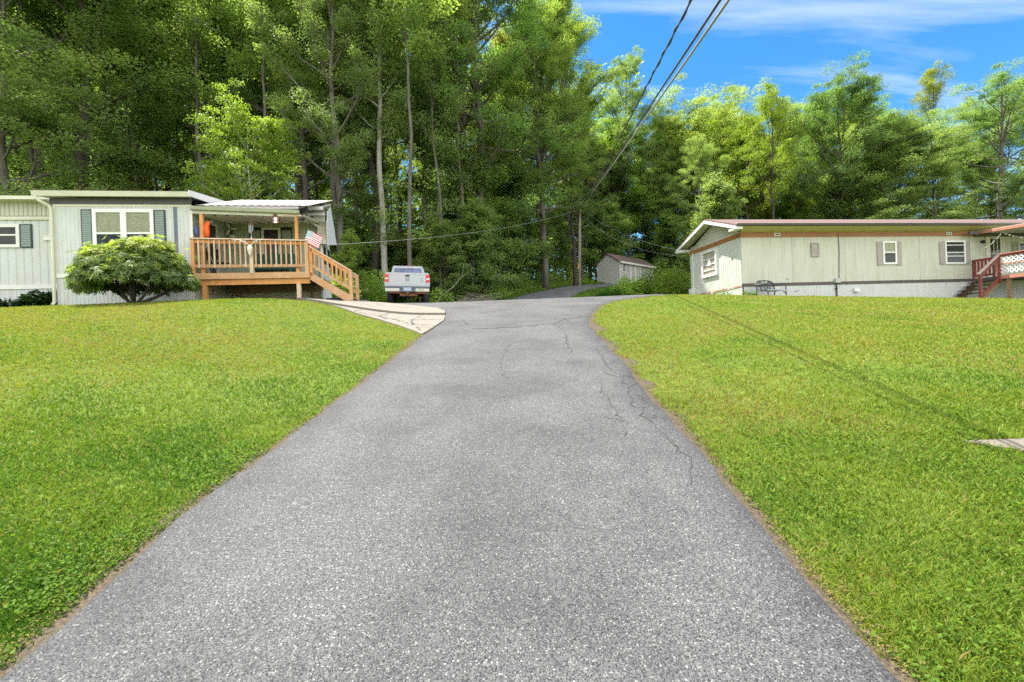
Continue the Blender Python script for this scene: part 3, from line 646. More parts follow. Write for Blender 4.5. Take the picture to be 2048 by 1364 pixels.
SP = {
 'tall':   make_tree(1, 27, .34, 5.0, 30, 5, 220, .125, poplar, (.0, 1.1), .55, .27),
 'tall2':  make_tree(2, 27, .26, 5.2, 32, 5, 220, .125, rounded, (.1, 1.0), .6, .26, .3, epi=10),
 'dense':  make_tree(3, 25, .18, 5.2, 36, 5, 215, .12, rounded, (-.05, .95), .5, .30, .2, epi=6),
 'dark':   make_tree(4, 27, .3, 5.0, 30, 5, 220, .125, poplar, (.1, 1.1), .6, .26, .35, barkm='bark_dark', epi=14),
 'pale':   make_tree(5, 26, .40, 3.2, 24, 4, 160, .13, poplar, (.3, 1.2), .7, .19, .12, barkm='bark_pale', epi=8),
 'oak':    make_tree(6, 22, .42, 6.8, 34, 8, 170, .16, dome, (.15, .85), .55, .32, .2, clump=.85, barkm='bark', leafm=L_OAK),
 'beech':  make_tree(7, 19, .13, 5.2, 34, 5, 190, .14, conic, (-.1, .8), .28, .2, .15, clump=1.0, barkm='bark_dark'),
 'beech2': make_tree(8, 20, .18, 5.4, 32, 5, 190, .14, rounded, (.0, .9), .3, .2, .2, clump=.95, barkm='bark'),
 'dog':    make_tree(9, 10, .20, 4.3, 30, 6, 95, .13, conic, (-.05, .55), .13, .11, .12, clump=.7, barkm='bark_pale', leafm=L_BRIGHT),
 'airy':   make_tree(10, 24, .38, 5.0, 22, 5, 110, .15, rounded, (.3, 1.2), .6, .2, .3, clump=.8, barkm='bark_dark', leafm=L_BRIGHT),
 'bright': make_tree(11, 18, .16, 4.6, 34, 5, 190, .14, rounded, (.1, 1.1), .6, .2, .2, leafm=L_BRIGHT),
 'young':  make_tree(12, 8, .06, 2.4, 30, 4, 120, .125, conic, (.1, 1.0), .6, .08, .1, clump=.5, barkm='bark'),
 'bush':   make_tree(13, 3.2, .04, 1.9, 26, 4, 62, .13, rounded, (.05, 1.1), .7, .05, .06, clump=.34, barkm='bark_dark'),
 'stem':   make_tree(15, 24, .58, 2.2, 14, 4, 90, .13, poplar, (.4, 1.2), .6, .12, .14, barkm='bark', epi=5),
 'thin':   make_tree(14, 22, .45, 2.6, 16, 4, 100, .14, poplar, (.3, 1.1), .6, .10, .3, barkm='bark', epi=8),
}
def tree(kind, px, Y, top=None, label='', tint=(1, 1, 1), wide=1.0, rz=None, name='forest_tree', cat='tree', group=None, H=None, lean=0, x=None):
    tme, cme, h0 = SP[kind]
    X = x if x is not None else at(px, 560, Y).x
    z = gz(X, Y) - .1
    if H is None: H = at(px, top, Y).z - z
    s = H / h0
    root = thing(name, label, cat, (X, Y, z), rnd.uniform(0, 6.28) if rz is None else rz, group)
    root.scale = (s * wide, s * wide, s); root.rotation_euler[0] = lean
    t = link('trunk', tme, root); c = link('crown', cme, root)
    v = rnd.uniform(.88, 1.12); c.color = (tint[0] * v, tint[1] * v, tint[2] * v, 1)
    return root
G_ = (1, 1, 1); YG = (1.2, 1.2, .9); OL = (1.12, 1.05, .85); DK = (.92, .97, .9); BL = (.95, 1.0, 1.02)
FW = 'trees at the front of the wood'
# left wood, front row
t = tree('dense', 28, 22, -230, 'massive thick grey trunk at the far left edge above the lower house roof', G_, .75, .4, 'thick_trunked_tree', group=FW); t.children[0].scale = (1.9, 1.9, 1)
t = tree('dark', 152, 24, -260, 'dark stout trunk forking above the left part of the house roof', BL, 1.05, 2.0, group=FW); t.children[0].scale = (1.5, 1.5, 1)
tree('tall', 285, 31, -200, 'slim straight tree behind the big double window of the left house', G_, .9, 1.0, group=FW)
tree('dog', 512, 21.5, 185, 'low spreading tree with layered bright yellow-green leaves rising right behind the porch roof', (1.25, 1.25, .95), .7, .3, 'dogwood_tree', group=FW)
tree('tall2', 432, 33, -220, 'dark trunk just left of the bright layered tree behind the house', G_, .9, 3.0, group=FW)
tree('tall', 605, 32, -200, 'tall tree behind the bright layered tree, over the porch post', YG, .95, 4.0, group=FW)
tree('tall2', 682, 25, -240, 'straight mottled grey trunk just right of the porch roof end', G_, .85, 5.0, group=FW)
tree('pale', 770, 25.5, -160, 'slender pale barked tree standing behind the pickup truck', G_, 1.0, .8, 'pale_barked_tree', group=FW)
tree('dark', 742, 28, -180, 'dark leaning forked tree just left of the pale barked trunk', BL, .9, 2.6, group=FW, lean=-.03)
tree('thin', 898, 27, -20, 'thin bare stemmed tree right of the pickup truck', G_, 1.0, 1.2, 'slender_tree', group=FW)
tree('thin', 880, 28.5, 60, 'thinnest leaning stem between the pickup truck and the dark leafy thicket', G_, .9, 4.2, 'slender_tree', group=FW, lean=.04)
tree('dense', 935, 33, -200, 'huge spreading tree above the dark thicket, filling the middle of the wood', G_, .9, 1.7, group=FW)
tree('tall2', 1085, 37, -40, 'tall feathery tree whose right side stands against the sky', YG, .92, .2, group=FW)
tree('airy', 1150, 38, 25, 'open topped tree at the right edge of the tall wood beside the blue sky', (1, .98, .85), .75, 2.2, group=FW)
tree('dense', 1165, 43, 190, 'leafy tree behind the utility pole', G_, .9, 5.1, group=FW)
tree('tall2', 1262, 50, 82, 'tree with a twin pointed top standing alone against the sky right of the wood', BL, .8, .9, group=FW)
tree('bright', 1245, 51, 215, 'bright green rounded tree above the shed', (.85, 1, .75), 1.0, 1.9, group=FW)
tree('dense', 1325, 51, 265, 'dark green dense tree right above the shed roof', DK, .9, 3.3, group=FW)
tree('beech2', 1370, 52, 165, 'olive crowned tree behind the overhead wires', OL, 1.1, 4.4, group=FW)
tree('beech2', 1475, 56, 172, 'olive tree left of the tall oak on the skyline', OL, 1.1, .1, group=FW)
tree('dense', 1405, 40, 270, 'dark tree over the gable end of the right house', G_, .95, 2.7, group=FW)
tree('bright', 1500, 46, 230, 'pale yellow-green tree over the left end of the brown roof', (1.05, 1.0, .75), 1.15, 5.6, group=FW)
tree('airy', 1545, 40, 165, 'light yellow-green open tree with a dark stem over the brown roof', (1.1, 1.05, .8), .9, .7, group=FW)
tree('oak', 1680, 40, 138, 'big oak with a broad round crown standing clear against the sky', (1, 1.05, .9), .9, 3.9, 'oak_tree', group=FW)
tree('beech', 1735, 44, 235, 'layered tree right of the oak above the brown roof', (.98, 1.03, .9), 1.0, 1.3, group=FW)
tree('beech', 1800, 37, 212, 'dense layered tree midway between the oak and the right picture edge', (1.02, 1.05, .92), 1.0, 2.9, group=FW)
tree('airy', 1885, 50, 128, 'yellowish thin crowned tree rising behind the layered trees', (1.2, .98, .6), .75, 4.1, group=FW)
tree('beech2', 1878, 36, 215, 'layered tree with a dark stem above the right window of the right house', G_, .95, .5, group=FW)
tree('dense', 2015, 36, 140, 'large blue-green tree at the right picture edge', (.85, .95, .95), 1.2, 5.2, group=FW)
tree('dense', 2075, 41, 150, 'dense tree partly cut off by the right picture edge', (.85, .95, .92), 1.1, 2.2, group=FW)
tree('beech2', 1985, 42, 190, 'full leafy tree just behind the big blue-green tree at the right edge', G_, 1.25, 1.6, group=FW)
tree('beech', 1960, 39, 265, 'low boughed tree just left of the big tree at the right edge', BL, .95, 3.6, group=FW)
tree('bright', 1600, 45, 300, 'low yellow-green tree between two dark stems under the oak', (.95, .95, .75), .95, 1.1, group=FW)
tree('young', 1690, 40, 330, 'small leafy tree above the middle of the brown roof', G_, 1.0, 1.1, group=FW)
tree('young', 1440, 34, 350, 'small leafy tree just behind the apex of the brown roof', G_, 1.1, 2.1, group=FW)
# thicket right of the pickup truck
US = 'bushy young trees along the foot of the wood'
for i, (px, Y, top, wd, ti, lb) in enumerate([
    (968, 32, 290, 1.1, DK, 'tallest dark leafy young tree in the thicket right of the truck'), (1015, 37, 330, 1.2, (.8, .95, .95), 'broad leafy young tree left of the utility pole'), (945, 27.5, 400, 1.3, BL, 'bushy young tree with drooping leaves just right of the truck'),
    (1112, 42, 420, 1.3, DK, 'dark rounded young tree left behind the utility pole'), (880, 26, 440, 1.3, G_, 'low leafy sapling directly behind the right side of the truck'), (700, 21.5, 460, .9, (1.1, 1.1, .8), 'light green sapling beside the stair foot of the left house'),
    (1215, 45, 400, 1.5, DK, 'dark young tree behind the shed'), (1345, 48, 420, 1.3, DK, 'dark young tree right of the shed'), (950, 28.5, 470, 1.2, (.9, 1, .9), 'lowest leafy sapling at the front of the thicket above the brush pile')]):
    tree('young', px, Y, top, lb, ti, wd, None, 'young_tree', 'young tree', US)
# forest depth: trees behind that look alike
FD = 'alike trees deep in the wood'
LBF = 'tall leafy tree deep in the wood behind the front row of trunks'
rr = random.Random(5); kinds = ['tall', 'tall2', 'dark', 'dense', 'thin', 'tall', 'dark']
for i in range(40):
    Y = 29 + 30 * (i / 40) + rr.uniform(-1, 1); px = -250 + 1420 * ((i * .618) % 1)
    if 715 < px < 800 and Y < 32: Y += 6
    tree(kinds[i % 7], px, Y, None, LBF, (rr.uniform(.85, 1.3), rr.uniform(.95, 1.15), rr.uniform(.8, 1)), 1, None, group=FD, H=rr.uniform(22, 30))
for i in range(18):
    Y = 46 + 18 * rr.random(); px = 1180 + 640 * ((i * .618) % 1)
    tree(('dense', 'beech2', 'tall2', 'bright')[i % 4], px, Y, rr.uniform(190, 300), LBF, (rr.uniform(1.05, 1.3), rr.uniform(1.05, 1.2), .95), 1.12, None, group=FD)
STL = 'straight slim stem standing among the front trees of the wood'
for i in range(34):
    Y = 24 + 16 * rr.random(); px = -20 + 1150 * ((i * .618 + .11) % 1)
    if abs(px - 775) < 30: Y += 12
    if at(px, 560, Y).x > rc(Y) - 4.5: continue
    t = tree('stem', px, Y, None, STL, (rr.uniform(.9, 1.2), 1.05, .9), 1, None, 'slim_tree', group='alike slim stems in the wood', H=rr.uniform(19, 27))
    t.children[0].scale = (rr.uniform(.8, 1.5),) * 2 + (1,)
for i in range(48):   # understorey
    Y = 25 + 24 * rr.random(); px = -150 + 1270 * ((i * .618 + .3) % 1)
    if abs(px - 770) < 60: Y += 5
    if at(px, 560, Y).x > rc(Y) - 5.2: continue
    tree('young', px, Y, None, 'leafy sapling in the shade among the trunks of the wood', (rr.uniform(.8, 1.1), 1, .9), rr.uniform(1.1, 1.6), None, 'forest_sapling', 'sapling', 'alike saplings in the shade of the wood', H=rr.uniform(3.5, 7))
# the far mass of the wood
n = 170000; x = rg.uniform(-95, 30, n); y = rg.uniform(58, 74, n); hh = np.where(rg.random(n) < .55, 14 * rg.random(n), 2 + 27 * rg.random(n) ** .8); hh = np.where(x > 18, np.minimum(hh, 4 * rg.random(n)), hh)
keep = (vnoise(x, hh, 3.2, 51) > .22) | (hh < 12); x, y, hh = x[keep], y[keep], hh[keep]; n = len(x)
P = np.stack([x, y, ground(x, y) + hh], 1); Nn = unit(rg.normal(0, .6, (n, 3)) + [[0, -.3, .8]]); D = rg.normal(0, 1, (n, 3)); D -= Nn * (D * Nn).sum(1, keepdims=True); D = unit(D); Lf = .35 + .3 * rg.random(n)
tag(link('far_wood', np_mesh('far_wood', leaves(P, D, Nn, Lf, Lf * .36, .1), 4, L_FOREST, np.clip(vnoise(x, hh, 2.5, 52) * .7 + .3 * rg.random(n), 0, 1))), 'far mass of leaves closing the depth of the wood', 'woodland', kind='stuff')
# undergrowth along the foot of the wood
n = 300000; y = 20.6 + 26 * rg.random(n) ** 1.7; x = rg.uniform(-1.2, .36, n) * y + 1
k = (x < rc(y) - 2.7 - np.clip(24 - y, 0, 4) * .9) & ~((x > -7.5) & (x < .5) & (y < 22.0)) & ~((x < -5.9) & (y < 21.2)) & (((x + 1.7) / 2.0) ** 2 + ((y - 23.6) / 1.5) ** 2 > 1); x, y = x[k], y[k]
tex = vnoise(x, y, 1.6, 61) * .6 + vnoise(x, y, .5, 62) * .4; edge_ = rc(y) - 2.7 - x
hh = (.15 + 1.7 * sm((tex - .25) / .5) * sm(edge_ / 2.2)) * rg.random(len(x)) ** .7; n = len(x)
P = np.stack([x, y, ground(x, y) + hh], 1); Nn = unit(rg.normal(0, .6, (n, 3)) + [[0, -.15, .8]]); D = rg.normal(0, 1, (n, 3)); D -= Nn * (D * Nn).sum(1, keepdims=True); D = unit(D); Lf = .08 + .10 * rg.random(n)
uo = link('undergrowth', np_mesh('undergrowth', leaves(P, D, Nn, Lf, Lf * .33, .1), 4, L_FOREST, np.clip(tex * .6 + .5 * rg.random(n) - .05, 0, 1))); uo.color = (1.3, 1.4, .95, 1)
tag(uo, 'mixed leafy undergrowth along the foot of the wood', 'undergrowth', kind='stuff')
# rough grass on the verges of the side road
n = 60000; y = 21.5 + 20 * rg.random(n); left_ = rg.random(n) < .45
x = np.where(left_, rc(y) - 2.0 - np.clip(24 - y, 0, 3) * .8 - 1.3 * rg.random(n), rc(y) + 2.05 + np.clip(26 - y, 0, 5) * .7 + 4.0 * rg.random(n))
P = np.stack([x, y, ground(x, y)], 1); th = rg.random(n) * 6.283; D = unit(np.stack([np.cos(th) * .5, np.sin(th) * .5, np.ones(n)], 1)); Nn = unit(np.stack([-np.sin(th), np.cos(th), 0 * th], 1)); Lf = .06 + .14 * rg.random(n) ** 2
tag(link('verge_grass', np_mesh('verge_grass', leaves(P, D, Nn, Lf, .012 + 0 * Lf), 4, M['grass'], .5 + .45 * rg.random(n))), 'rough grass on the shaded verges of the side road', 'grass', kind='stuff')

# ================================================================== LEFT HOUSE
LF_ = Frame(at(115, 612, 12.8), 8)
lf = LF_.f
def lw(u, v, w_=0): return LF_.o + LF_.U * u + LF_.V * v + Vector((0, 0, w_))
house = thing('mobile_home', 'weathered white mobile home with a front room, corner porch and green shuttered windows', 'mobile home', LF_.o, LF_.a)
X3, Y3, Z3 = Vector((1, 0, 0)), Vector((0, 1, 0)), Vector((0, 0, 1))
def bld(mb, name, mat, par, **k): return mb.build(name, M[mat] if isinstance(mat, str) else [M[q] for q in mat], par, **k)
# walls
bld(MB().ribs((0, 0, .9), X3, Z3, -Y3, 3.57, 1.92, .105, .008, .25), 'wall', 'siding', house)
bld(MB().box(0, 3.56, .012, 3.2, .9, 2.86).box(-4.5, 3.5, 1.03, 4.6, .6, 3.0).box(3.5, 6.53, 2.03, 3.45, .5, 2.95), 'wall_core', 'siding', house)
bld(MB().ribs((-4.5, 1.02, .72), X3, Z3, -Y3, 4.5, 1.98, .21, .012, .2), 'wall', 'siding', house)
bld(MB().ribs((3.58, .0, .8), Y3, Z3, X3, 2.02, 2.0, .105, .008, .25), 'wall', 'siding_green', house)
bld(MB().ribs((3.56, 2.02, .6), X3, Z3, -Y3, 2.98, 2.34, .2, .016, .3), 'wall', 'siding_green', house)
bld(MB().ribs((6.54, 2.0, .6), Y3, Z3, X3, 1.45, 2.3, .2, .012, .3), 'wall', 'siding', house)
bld(MB().ribs((-4.5, .97, 2.80), X3, Z3, -Y3, 4.48, .42, .12, .02, .3), 'eave_panel', 'siding_cream', house)
bld(MB().box(-4.5, -.02, .96, 1.02, 2.69, 2.79), 'trim', 'ivory', house)
bld(MB().box(0, 3.57, -.02, .0, 2.80, 2.86).box(-.02, .035, -.022, .0, .9, 2.80), 'trim', 'ivory', house)
bld(MB().box(3.52, 3.585, -.024, .0, .9, 2.80), 'corner_trim', 'white', house)
bld(MB().box(0, 3.57, -.025, .0, .79, .9), 'trim', 'white', house)
bld(MB().box(-4.5, -.002, .975, 1.0, .63, .75), 'trim', 'white', house)
bld(MB().box(-.08, 3.56, -.03, .02, 2.862, 3.045), 'band', 'band_dark', house)
bld(MB().box(3.083, 3.175, -.022, .0, .9, 2.80), 'strip', 'bumper_grey', house)
bld(MB().ribs((0, .01, -.35), X3, Z3, -Y3, 3.57, 1.14, .1, .008, .25), 'skirting', 'skirt', house)
bld(MB().ribs((-4.5, 1.01, -.35), X3, Z3, -Y3, 4.5, .98, .1, .006, .25), 'skirting', 'skirt', house)
bld(MB().ribs((3.57, 1.98, -.35), X3, Z3, -Y3, 2.98, 1.0, .11, .012, .3).ribs((3.57, .0, -.35), Y3, Z3, X3, 2.0, 1.15, .11, .012, .3), 'skirting', 'skirt_cream', house)
bld(MB().ribs((6.55, 2.0, -.35), Y3, Z3, X3, 1.45, .96, .11, .01, .3), 'skirting', 'white', house)
# roofs
m_ = MB(); m_.prism([(-.34, -.16, 3.18), (-.34, 3.2, 3.74), (-.34, 3.2, 3.60), (-.34, -.16, 3.05)], (3.98, 0, 0)); bld(m_, 'roof', 'metal_roof', house)
m_ = MB(); m_.wave((-.34, -.20, 3.20), X3, Vector((0, .985, .15)), Z3, 3.98, 3.5, .2, .012, 6); bld(m_, 'roof_sheet', 'metal_roof', house, smooth=True)
m_ = MB(); m_.prism([(3.645, -.3, 3.20), (3.645, 2.6, 3.66), (3.645, 2.6, 3.40), (3.645, -.3, 3.03)], (.02, 0, 0)); bld(m_, 'rake_board', 'white_clean', house)
m_ = MB(); m_.prism([(-.36, -.165, 3.165), (-.36, -.165, 3.03), (-.36, -.235, 3.03), (-.36, -.27, 3.165)], (4.0, 0, 0)); g_ = bld(m_, 'gutter', 'ivory', house)
m_ = MB(); m_.tube([(-.28, -.21, 3.04), (-.28, -.21, 2.98), (-.2, -.17, 2.90), (-.06, -.07, 2.80), (-.03, -.05, 2.7), (-.03, -.05, .1), (-.04, -.12, .02)], .042, 8); bld(m_, 'downspout', 'ivory', g_)
m_ = MB(); m_.prism([(-4.6, .72, 3.30), (-4.6, 3.4, 3.72), (-4.6, 3.4, 3.60), (-4.6, .72, 3.22)], (4.25, 0, 0)); bld(m_, 'roof', 'metal_roof', house)
m_ = MB(); m_.wave((-4.6, .70, 3.315), X3, Vector((0, .985, .157)), Z3, 4.25, 2.7, .2, .014, 6); bld(m_, 'roof_sheet', 'metal_roof', house, smooth=True)
bld(MB().box(-4.6, -.36, .66, .72, 3.21, 3.31), 'gutter', 'ivory', house)
m_ = MB(); m_.poly([(-4.5, .72, 3.22), (-.3, .72, 3.22), (-.3, 1.0, 3.2), (-4.5, 1.0, 3.2)]); bld(m_, 'soffit', 'ivory', house)
# porch roof: main slope, corrugated ceiling, gutter
rid = 3.92
m_ = MB(); m_.prism([(3.66, -.12, 2.79), (3.66, 3.0, rid), (3.66, 3.0, rid - .05), (3.66, -.12, 2.72)], (2.9, 0, 0)); m_.prism([(6.56, 1.25, 3.20), (6.56, 2.4, 3.62), (6.56, 2.4, 3.57), (6.56, 1.25, 3.13)], (.36, 0, 0))
m_.prism([(-4.5, 3.0, rid - .12), (-4.5, 4.7, 2.95), (-4.5, 4.7, 2.9), (-4.5, 3.0, rid - .17)], (8.1, 0, 0)); m_.prism([(3.66, 3.0, rid - .02), (3.66, 3.6, 2.95), (3.66, 3.6, 2.9), (3.66, 3.0, rid - .07)], (2.87, 0, 0)); bld(m_, 'roof', 'metal_roof', house)
m_ = MB(); m_.wave((3.66, -.13, 2.815), X3, Vector((0, .94, .34)), Z3, 3.2, 3.33, .22, .006, 6); bld(m_, 'roof_sheet', 'metal_roof', house, smooth=True)
m_ = MB(); m_.wave((3.62, -.06, 2.57), X3, Vector((0, .9905, .142)), Z3, 3.06, 2.1, .34, .05, 8); bld(m_, 'porch_ceiling', 'white', house, smooth=True)
m_ = MB(); m_.prism([(3.60, -.10, 2.775), (3.60, -.10, 2.665), (3.60, -.19, 2.68), (3.60, -.22, 2.775)], (2.98, 0, -.11)); bld(m_, 'gutter', 'gutter_sage', house)
bld(MB().prism([(3.62, -.09, 2.665), (3.62, -.02, 2.665), (3.62, -.02, 2.59), (3.62, -.09, 2.59)], (2.85, 0, -.10)), 'beam', 'ivory', house)
bld(MB().box(6.15, 6.62, -.1, -.02, 2.5, 2.555), 'beam_end', 'wood_pale', house)
# porch right end: cream gable strip, end panel, soffit
bld(MB().ribs((6.5, 1.62, 2.80), X3, Z3, -Y3, .38, .36, .05, .008, .3), 'gable_panel', 'siding_cream', house)
bld(MB().box(6.46, 6.93, 1.2, 1.26, 3.08, 3.19).box(6.2, 6.9, 1.5, 1.56, 2.98, 3.06), 'fascia', 'white_clean', house)
m_ = MB(); m_.prism([(6.9, 1.84, 3.2), (6.9, 2.284, 3.507), (6.9, 2.60, 2.98), (6.9, 2.962, 2.295), (6.9, 1.735, 2.03), (6.9, 1.66, 2.6)], (.025, 0, 0)); bld(m_, 'end_panel', 'white_clean', house)
m_ = MB(); m_.ribs((6.56, 1.95, 2.9), Vector((.9, .0, -.02)), Vector((.0, -.25, -.97)).normalized(), Vector((0, -1, 0)), .37, .85, .05, .008, .3); m_.quad((6.55, 1.98, 2.95), (6.9, 1.84, 3.2), (6.9, 2.9, 2.9), (6.55, 2.9, 2.6)); bld(m_, 'soffit', 'ivory', house)
m_ = MB(); m_.tube([(6.36, 1.5, 3.05), (6.38, 1.5, 2.92), (6.46, 1.75, 2.78), (6.62, 1.9, 2.66), (6.65, 1.92, 2.55), (6.64, 1.92, .1)], .045, 8); bld(m_, 'downspout', 'ivory', house)
# windows
def window(par, u0, u1, w0, w1, v=0.0, fr=.075, split=None, mull=None, up='glass_blind', dn='glass', mat='white_clean', d=.05, bars=(), name='window'):
    """frame standing proud of the wall with sunk panes"""
    m = MB(); v0 = v - d
    m.box(u0, u1, v0, v, w0, w0 + fr).box(u0, u1, v0, v, w1 - fr, w1).box(u0, u0 + fr, v0, v, w0 + fr, w1 - fr).box(u1 - fr, u1, v0, v, w0 + fr, w1 - fr)
    cols = [(u0 + fr, u1 - fr)]
    if mull:
        m.box(mull - fr * .8, mull + fr * .8, v0, v, w0 + fr, w1 - fr); cols = [(u0 + fr, mull - fr * .8), (mull + fr * .8, u1 - fr)]
    rows = [(w0 + fr, w1 - fr, dn)]
    if split:
        for a, b in cols: m.box(a, b, v0 + .008, v, split - .025, split + .025)
        rows = [(w0 + fr, split - .025, dn), (split + .025, w1 - fr, up)]
    for b_ in bars:
        for a, b in cols: m.box(a, b, v0 + .006, v, b_ - .016, b_ + .016)
    o = bld(m, name, mat, par)
    for a, b in cols:
        for q0, q1, g in rows: bld(MB().box(a - .004, b + .004, v - .022, v - .004, q0 - .004, q1 + .004), 'pane', g, o)
    return o
def shutter(par, u0, u1, w0, w1, v=0.0, fm='shutter_frame', sm_='shutter', louv=True, ed=.035):
    o = bld(MB().box(u0, u1, v - .028, v, w0, w1), 'shutter', fm, par); m = MB(); k = int((w1 - w0) / .055) if louv else 1
    for i in range(k):
        a = w0 + ed + (w1 - w0 - 2 * ed) * i / k; b = w0 + ed + (w1 - w0 - 2 * ed) * (i + .94) / k
        m.prism([(u0 + ed, v - .029, a), (u0 + ed, v - .044 if louv else v - .034, a), (u0 + ed, v - .032, b), (u0 + ed, v - .029, b)], (u1 - u0 - 2 * ed, 0, 0))
    bld(m, 'louvre' if louv else 'panel', sm_, o); return o
window(house, .985, 2.565, 1.58, 2.72, -.008, .095, 2.03, 1.78)
shutter(house, .69, .985, 1.60, 2.715, -.008); shutter(house, 2.57, 2.87, 1.60, 2.70, -.008)
window(house, -2.9, -1.66, 1.87, 2.56, 1.008, .09, 2.24, None, 'glass', 'glass', mat='white')
shutter(house, -1.655, -1.34, 1.86, 2.565, 1.008)
bld(MB().box(-1.05, -.75, .97, 1.01, 2.075, 2.20).box(-1.07, -.73, .96, 1.01, 2.20, 2.225), 'vent_cover', 'white', house)
window(house, 4.72, 5.33, 1.40, 2.69, 1.995, .075, 2.18, None, 'glass', 'glass', mat='ivory')
shutter(house, 4.33, 4.70, 1.36, 2.70, 2.0, 'black', 'shutter_olive', False, .03); shutter(house, 5.345, 5.70, 1.36, 2.70, 2.0, 'black', 'shutter_olive', False, .03)
# porch door on the side wall (opens to the right)
m_ = MB().box(3.585, 3.625, .72, .79, .8, 2.62).box(3.585, 3.625, 1.29, 1.36, .8, 2.62).box(3.585, 3.625, .79, 1.29, 2.54, 2.62)
d_ = bld(m_, 'door', 'white', house); bld(MB().box(3.585, 3.60, .79, 1.29, .8, 2.54), 'pane', 'glass', d_)
# windows of the end wall
for v0, v1 in ((2.35, 2.75), (2.85, 3.3)):
    m_ = MB().box(6.555, 6.60, v0, v1, 1.45, 2.2); o = bld(m_, 'window', 'white', house); bld(MB().box(6.596, 6.606, v0 + .06, v1 - .06, 1.5, 2.14), 'pane', 'glass', o)
bld(MB().box(6.4, 6.42, -.1, -.06, 2.30, 2.36), 'bracket', 'black', house)
m_ = MB(); m_.lathe((6.60, -.12, 2.42), [(.02, 0), (.055, .02), (.06, .1), (.045, .12)], 12, 'X').tube([(6.5, -.06, 2.4), (6.6, -.1, 2.43)], .015, 6); o = bld(m_, 'security_light', 'black', house, smooth=True)
bld(MB().box(-.06, -.03, .9, .96, .75, .92), 'outlet', 'white_clean', house)
# wooden porch posts under the beam
m_ = MB().box(3.80, 3.89, -.08, .01, .83, 2.60); pa = bld(m_, 'porch_post', 'wood_orange', house); m_ = MB().box(6.42, 6.51, -.08, .01, .83, 2.50); bld(m_, 'porch_post', 'wood_orange', house)

# ------------------------------------------------------------------ wooden deck with railing and stairs
deck = thing('wooden_deck', 'new orange lumber deck with baluster railing and stairs on the corner of the left house', 'deck', LF_.o, LF_.a)
m_ = MB()
for i in range(15): m_.box(3.6, 6.78, -.12 + i * .142, .015 + i * .142, .79, .825)
bld(m_, 'floor_board', 'wood', deck)
bld(MB().box(3.62, 6.82, -.165, -.125, .655, .83), 'rim_board', 'wood', deck); bld(MB().box(6.785, 6.82, -.12, 1.98, .655, .79), 'rim_board', 'wood', deck)
m_ = MB()
for i in range(8): m_.box(3.7 + i * .41, 3.74 + i * .41, -.12, 1.98, .66, .788)
bld(m_, 'joist', 'wood_dark', deck)
bld(MB().box(3.70, 6.80, -.10, -.01, .49, .655), 'beam', 'wood_orange', deck); bld(MB().box(3.85, 6.75, 1.5, 1.6, .47, .655), 'beam', 'wood_dark', deck)
bld(MB().box(3.82, 3.93, -.10, .01, -.45, .49), 'post', 'wood_orange', deck); bld(MB().box(6.42, 6.53, -.10, .01, -.45, .49), 'post', 'wood_pale', deck)
bld(MB().box(4.1, 4.2, 1.5, 1.6, -.4, .47), 'post', 'wood_dark', deck); bld(MB().box(6.35, 6.45, 1.5, 1.6, -.4, .47), 'post', 'wood_dark', deck)
def rw(u): return 1.845 - (u - 3.56) * .026
m_ = MB(); m_.beam((3.55, -.13, rw(3.55)), (6.79, -.13, rw(6.79)), .14, .035); bld(m_, 'cap_rail', 'wood_pale', deck)
m_ = MB(); m_.beam((3.62, -.12, rw(3.62) - .075), (6.72, -.12, rw(6.72) - .075), .04, .10); bld(m_, 'top_rail', 'wood_orange', deck)
m_ = MB(); m_.beam((3.62, -.12, 1.045), (6.72, -.12, 1.02), .04, .085); bld(m_, 'bottom_rail', 'wood', deck)
bld(MB().box(3.58, 3.67, -.17, -.08, .83, rw(3.6) - .02), 'rail_post', 'wood_orange', deck)
bld(MB().box(5.165, 5.26, -.185, -.10, .80, 1.55), 'rail_post', 'wood_pale', deck)
bld(MB().box(6.70, 6.80, -.17, -.07, .66, rw(6.75) - .02), 'rail_post', 'wood', deck); bld(MB().box(6.81, 6.90, -.13, -.04, .7, 1.66), 'rail_post', 'wood_orange', deck)
for i in range(21):
    u = 3.79 + i * .1405
    if 5.15 < u < 5.27: continue
    bld(MB().box(u - .019, u + .019, -.178, -.142, .985, rw(u) - .03), 'baluster', 'wood' if i % 3 else 'wood_pale', deck)
